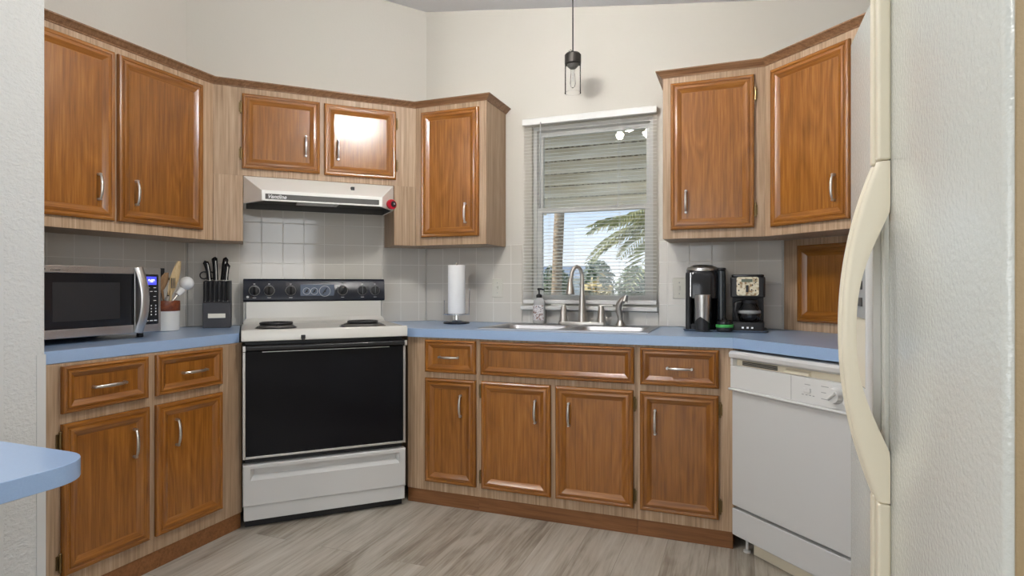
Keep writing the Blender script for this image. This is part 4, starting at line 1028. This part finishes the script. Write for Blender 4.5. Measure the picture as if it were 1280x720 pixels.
k = MB(); k.lathe([(.040, .001), (.047, .004), (.054, .030), (.052, .055), (.040, .082), (.036, .094)], 28); k.f = k.f[:-1]; k.mi = k.mi[:-1]; k.build('glass_body', M_smoke, ca, smooth=60)
k = MB(); k.lathe([(.0365, .090), (.039, .094), (.039, .106), (.001, .112)], 28); k.build('lid', M_blackm, ca)
k = MB(); k.tube([(-.040, -.022, .100), (-.062, -.032, .092), (-.066, -.036, .060), (-.058, -.034, .020)], [.009, .009, .008, .007], 10, flat=1.6); k.build('handle', M_blackm, ca, smooth=60)
k = MB(); k.lathe([(.0523, .040), (.0535, .048), (.0523, .056)], 28); k.f = k.f[:-2]; k.mi = k.mi[:-2]; k.build('measure_band', M_grey, ca)
jr = thing('lidded_jar', 'short black jar with green band between the coffee makers', 'jar', (-.076, 3.062, ZT))
k = MB(); k.lathe([(.036, 0), (.038, .003), (.038, .018), (.037, .020)], 28); k.build('jar', M_blackm, jr)
k = MB(); k.lathe([(.0385, .0185), (.0405, .020), (.0405, .031), (.0385, .033)], 28); k.build('band', M_green, jr)
k = MB(); k.lathe([(.037, .033), (.0375, .036), (.036, .048), (.030, .054), (.012, .056), (.011, .062), (.001, .063)], 28); k.build('lid', M_black, jr)

# ================================================================ OUTDOORS
GZ = -.75
def ground_mat():
    m = mk('grass_ground', lin(110, 120, 80), .95); n = noise(m, 3, 6); r = ramp(m, n.outputs['Fac'], [(.35, lin(140, 146, 104)), (.65, lin(186, 182, 160))]); Lk(m, r.outputs[0], B(m).inputs['Base Color']); return m
gd = struct(MB().box(-60, 60, -40, 90, GZ - .2, GZ).build('ground', ground_mat()))
M_bounce = mk('pale_bounce_concrete', (.62, .60, .56, 1), .9); _n = noise(M_bounce, 4, 4); bump(M_bounce, _n.outputs['Fac'], .2, .01)
struct(MB().box(-5, 4, YB + .16, 7.2, GZ - .05, GZ + .02).build('bounce_slab', M_bounce))  # unseen pale slab added to bounce sunlight up to the awning
M_awn = mk('beige_aluminum', lin(232, 228, 214), .5); _n = noise(M_awn, 12, 2, mapping=(.2, 1, 1)); _r = ramp(M_awn, _n.outputs['Fac'], [(.35, lin(226, 214, 186)), (.65, lin(242, 235, 216))]); Lk(M_awn, _r.outputs[0], B(M_awn).inputs['Base Color'])
aw = thing('window_awning', 'beige slatted aluminum awning outside the upper window pane', 'awning', (-.81, 3.55, 1.66))
M_awe = mk('awning_edge', lin(150, 138, 112), .7); _n = noise(M_awe, 60, 3); _r = ramp(M_awe, _n.outputs['Fac'], [(.42, lin(104, 84, 60)), (.58, lin(214, 206, 186))]); Lk(M_awe, _r.outputs[0], B(M_awe).inputs['Base Color'])
for i in range(9):
    t = i / 8; y = .05 + .66 * t; z = .70 - .58 * t
    a_ = [(y, z + .012), (y + .004, z - .022), (y + .014, z - .042), (y + .034, z - .056), (y + .060, z - .062), (y + .076, z - .060)]
    m = MB(); m.extrude_x(a_ + [(p + .003, q + .004) for p, q in a_[::-1]], -.62, .62)
    so = m.build('slat', M_awn, aw, smooth=60)
    MB().extrude_x([(y + .074, z - .066), (y + .080, z - .066), (y + .080, z - .056), (y + .074, z - .056)], -.62, .62).build('slat_edge', M_awe, so)
for sx in (-.58, .58):
    MB().tube([(sx, .06, .66), (sx, .78, .02)], .012, 6).build('arm', M_awn, aw)
MB().box(-.64, .64, -.045, -.005, .70, .76).build('header', M_awn, aw)
# palm trunk and its crown
M_bark = mk('palm_bark', lin(150, 130, 108), .9); _n = noise(M_bark, 14, 4, mapping=(1, 1, 3)); _r = ramp(M_bark, _n.outputs['Fac'], [(.35, lin(112, 94, 76)), (.65, lin(176, 156, 132))]); Lk(M_bark, _r.outputs[0], B(M_bark).inputs['Base Color']); bump(M_bark, _n.outputs['Fac'], .6, .02)
def leafm(name, a, b):
    m = mk(name, a, .6); n = noise(m, 5, 3); r = ramp(m, n.outputs['Fac'], [(.35, a), (.65, b)]); Lk(m, r.outputs[0], B(m).inputs['Base Color']); return m
M_frond = leafm('palm_leaf', lin(118, 124, 76), lin(176, 174, 122))
M_tree = leafm('tree_leaf', lin(84, 100, 74), lin(128, 140, 110))
M_croton = leafm('orange_leaf', lin(160, 138, 84), lin(186, 170, 118))
def frond(m, base, ang, length, rise, droop, nl=30, lw=.016, ll=.42):
    d = Vector((math.cos(ang), math.sin(ang), 0)); sd_ = Vector((-d.y, d.x, 0)); pts = []
    for i in range(nl + 1):
        t = i / nl; pts.append(Vector(base) + d * (length * t * (1 - .12 * t)) + Vector((0, 0, rise * t - droop * t * t)))
    m.tube(pts, [.014 * (1 - .8 * i / nl) for i in range(nl + 1)], 5)
    for i in range(2, nl + 1):
        t = i / nl; L = ll * (math.sin(PI * (.12 + .82 * t)) ** .8)
        for s in (-1, 1):
            tip = pts[i] + sd_ * (s * L * .75) + d * (L * .55) + Vector((0, 0, -L * (.35 + .25 * random.random())))
            w = d * lw; mid = (pts[i] + tip) / 2 + Vector((0, 0, L * .10))
            m.add([pts[i] - w * .5, pts[i] + w * .5, mid + w, tip, mid - w], [(0, 1, 2, 3, 4)])
def palm(label, name, base, h, lean, rad, n, fl, seed):
    random.seed(seed); o = thing(name, label, 'palm tree', base)
    m = MB(); pts = [(lean * t * t, 0, h * t) for t in [i / 14 for i in range(15)]]
    m.tube(pts, [rad * (1.12 - .22 * i / 14) * (1 + .04 * (i % 2)) for i in range(15)], 14); m.build('trunk', M_bark, o, smooth=60)
    m = MB()
    for i in range(n):
        frond(m, (lean, 0, h), 2 * PI * i / n + random.uniform(-.2, .2), fl * random.uniform(.85, 1.1), random.uniform(.1, 1.1) * fl * .55, random.uniform(.5, 1.0) * fl * .62)
    m.build('fronds', M_frond, o, smooth=0)
palm('tall palm trunk standing alone in the left half of the window view', 'palm_tree', (-3.78, 12.5, GZ), 8.5, .5, .105, 12, 2.4, 3)
palm('leafy palm with drooping fronds in the right half of the window view', 'palm_tree', (-.45, 8.7, GZ), 2.75, -.1, .14, 22, 1.8, 5)
def bush(o_name, label, cat, loc, r, hz, mat, n, leaf, seed, group=None, trunk=True):
    random.seed(seed); o = thing(o_name, label, cat, loc, 0, group)
    m = MB()
    for i in range(n):
        u_ = random.uniform(-1, 1); a = random.uniform(0, 2 * PI); rr = (random.random() ** .4)
        s = math.sqrt(1 - u_ * u_); p = Vector((r * rr * s * math.cos(a), r * rr * s * math.sin(a), hz * .55 + hz * .45 * rr * u_))
        q_ = Vector((random.gauss(0, 1), random.gauss(0, 1), random.gauss(0, 1))).normalized(); w = q_.orthogonal().normalized()
        L = leaf * random.uniform(.6, 1.3)
        m.add([p - q_ * L, p + w * L * .45, p + q_ * L, p - w * L * .45], [(0, 1, 2, 3)])
    m.build('crown', mat, o, smooth=0)
    m = MB(); m.tube([(0, 0, 0), (.02 * r, 0, hz * .3), (-.03 * r, .02 * r, hz * .6)], [.07 * r, .05 * r, .02 * r], 7); m.build('stem', M_bark, o)
    return o
bush('croton_bush', 'yellow orange leafy bush low in the middle of the window view', 'bush', (-1.80, 8.0, GZ), .36, 2.05, M_croton, 700, .07, 21)
for i, (x, y, r, h_, lab) in enumerate(((-13.4, 30, .95, 3.0, 'distant tree at the far left edge of the tree line'), (-11.3, 30.5, .95, 2.7, 'low rounded distant tree left of the palm trunk'), (-9.2, 30, .95, 2.9, 'distant tree just right of the palm trunk'), (-7.1, 31, .95, 3.3, 'taller open distant tree near the middle of the tree line'), (-5.0, 30, .95, 2.9, 'distant green tree behind the orange bush'), (-2.9, 31, .95, 3.2, 'distant green tree behind the leafy palm'), (-.8, 30, .95, 3.3, 'distant green tree at the far right of the tree line'))):
    bush('tree', lab + ' through the window', 'tree', (x, y, GZ), r, h_, M_tree, 1500, .13, 40 + i, 'distant trees')
hs = thing('house', 'low pale house with grey roof far away at the left of the window view', 'house', (-13.5, 40, GZ))
MB().box(-4, 4, -3, 3, 0, 2.3).build('wall', mk('pale_siding', lin(196, 202, 208), .8), hs)
m = MB(); m.extrude_x([(-3.4, 2.3), (0, 3.2), (3.4, 2.3)], -4.3, 4.3); m.build('roof', mk('grey_roof', lin(120, 130, 140), .8), hs)
MB().box(-1.5, -.3, -3.05, -3.0, .9, 1.9).build('house_window', M_black, hs)
cr_ = thing('parked_car', 'white car parked low behind the palm trunk outside', 'car', (-6.6, 22, GZ))
m = MB(); m.extrude_x([(-.85, .25), (-.88, .75), (-.80, .9), (.80, .9), (.88, .75), (.85, .25)], -2.1, 2.1); m.build('car_body', mk('car_white', lin(226, 230, 234), .3), cr_, bevel=.08, seg=3)
m = MB(); m.loft([[(x, y, .9) for x, y in rrect(-1.2, 1.3, -.76, .76, .1, 3)], [(x, y, 1.42) for x, y in rrect(-.75, .95, -.62, .62, .1, 3)]], cap1=True); m.build('cabin', mk('car_glass', (.05, .06, .07, 1), .1), cr_)
for sx in (-1.3, 1.3):
    for sy in (-.82, .82):
        k = MB(); k.lathe([(.31, -.09), (.31, .09)], 20, (sx, sy, .31), rot=rotK); k.build('wheel', M_blackm, cr_)
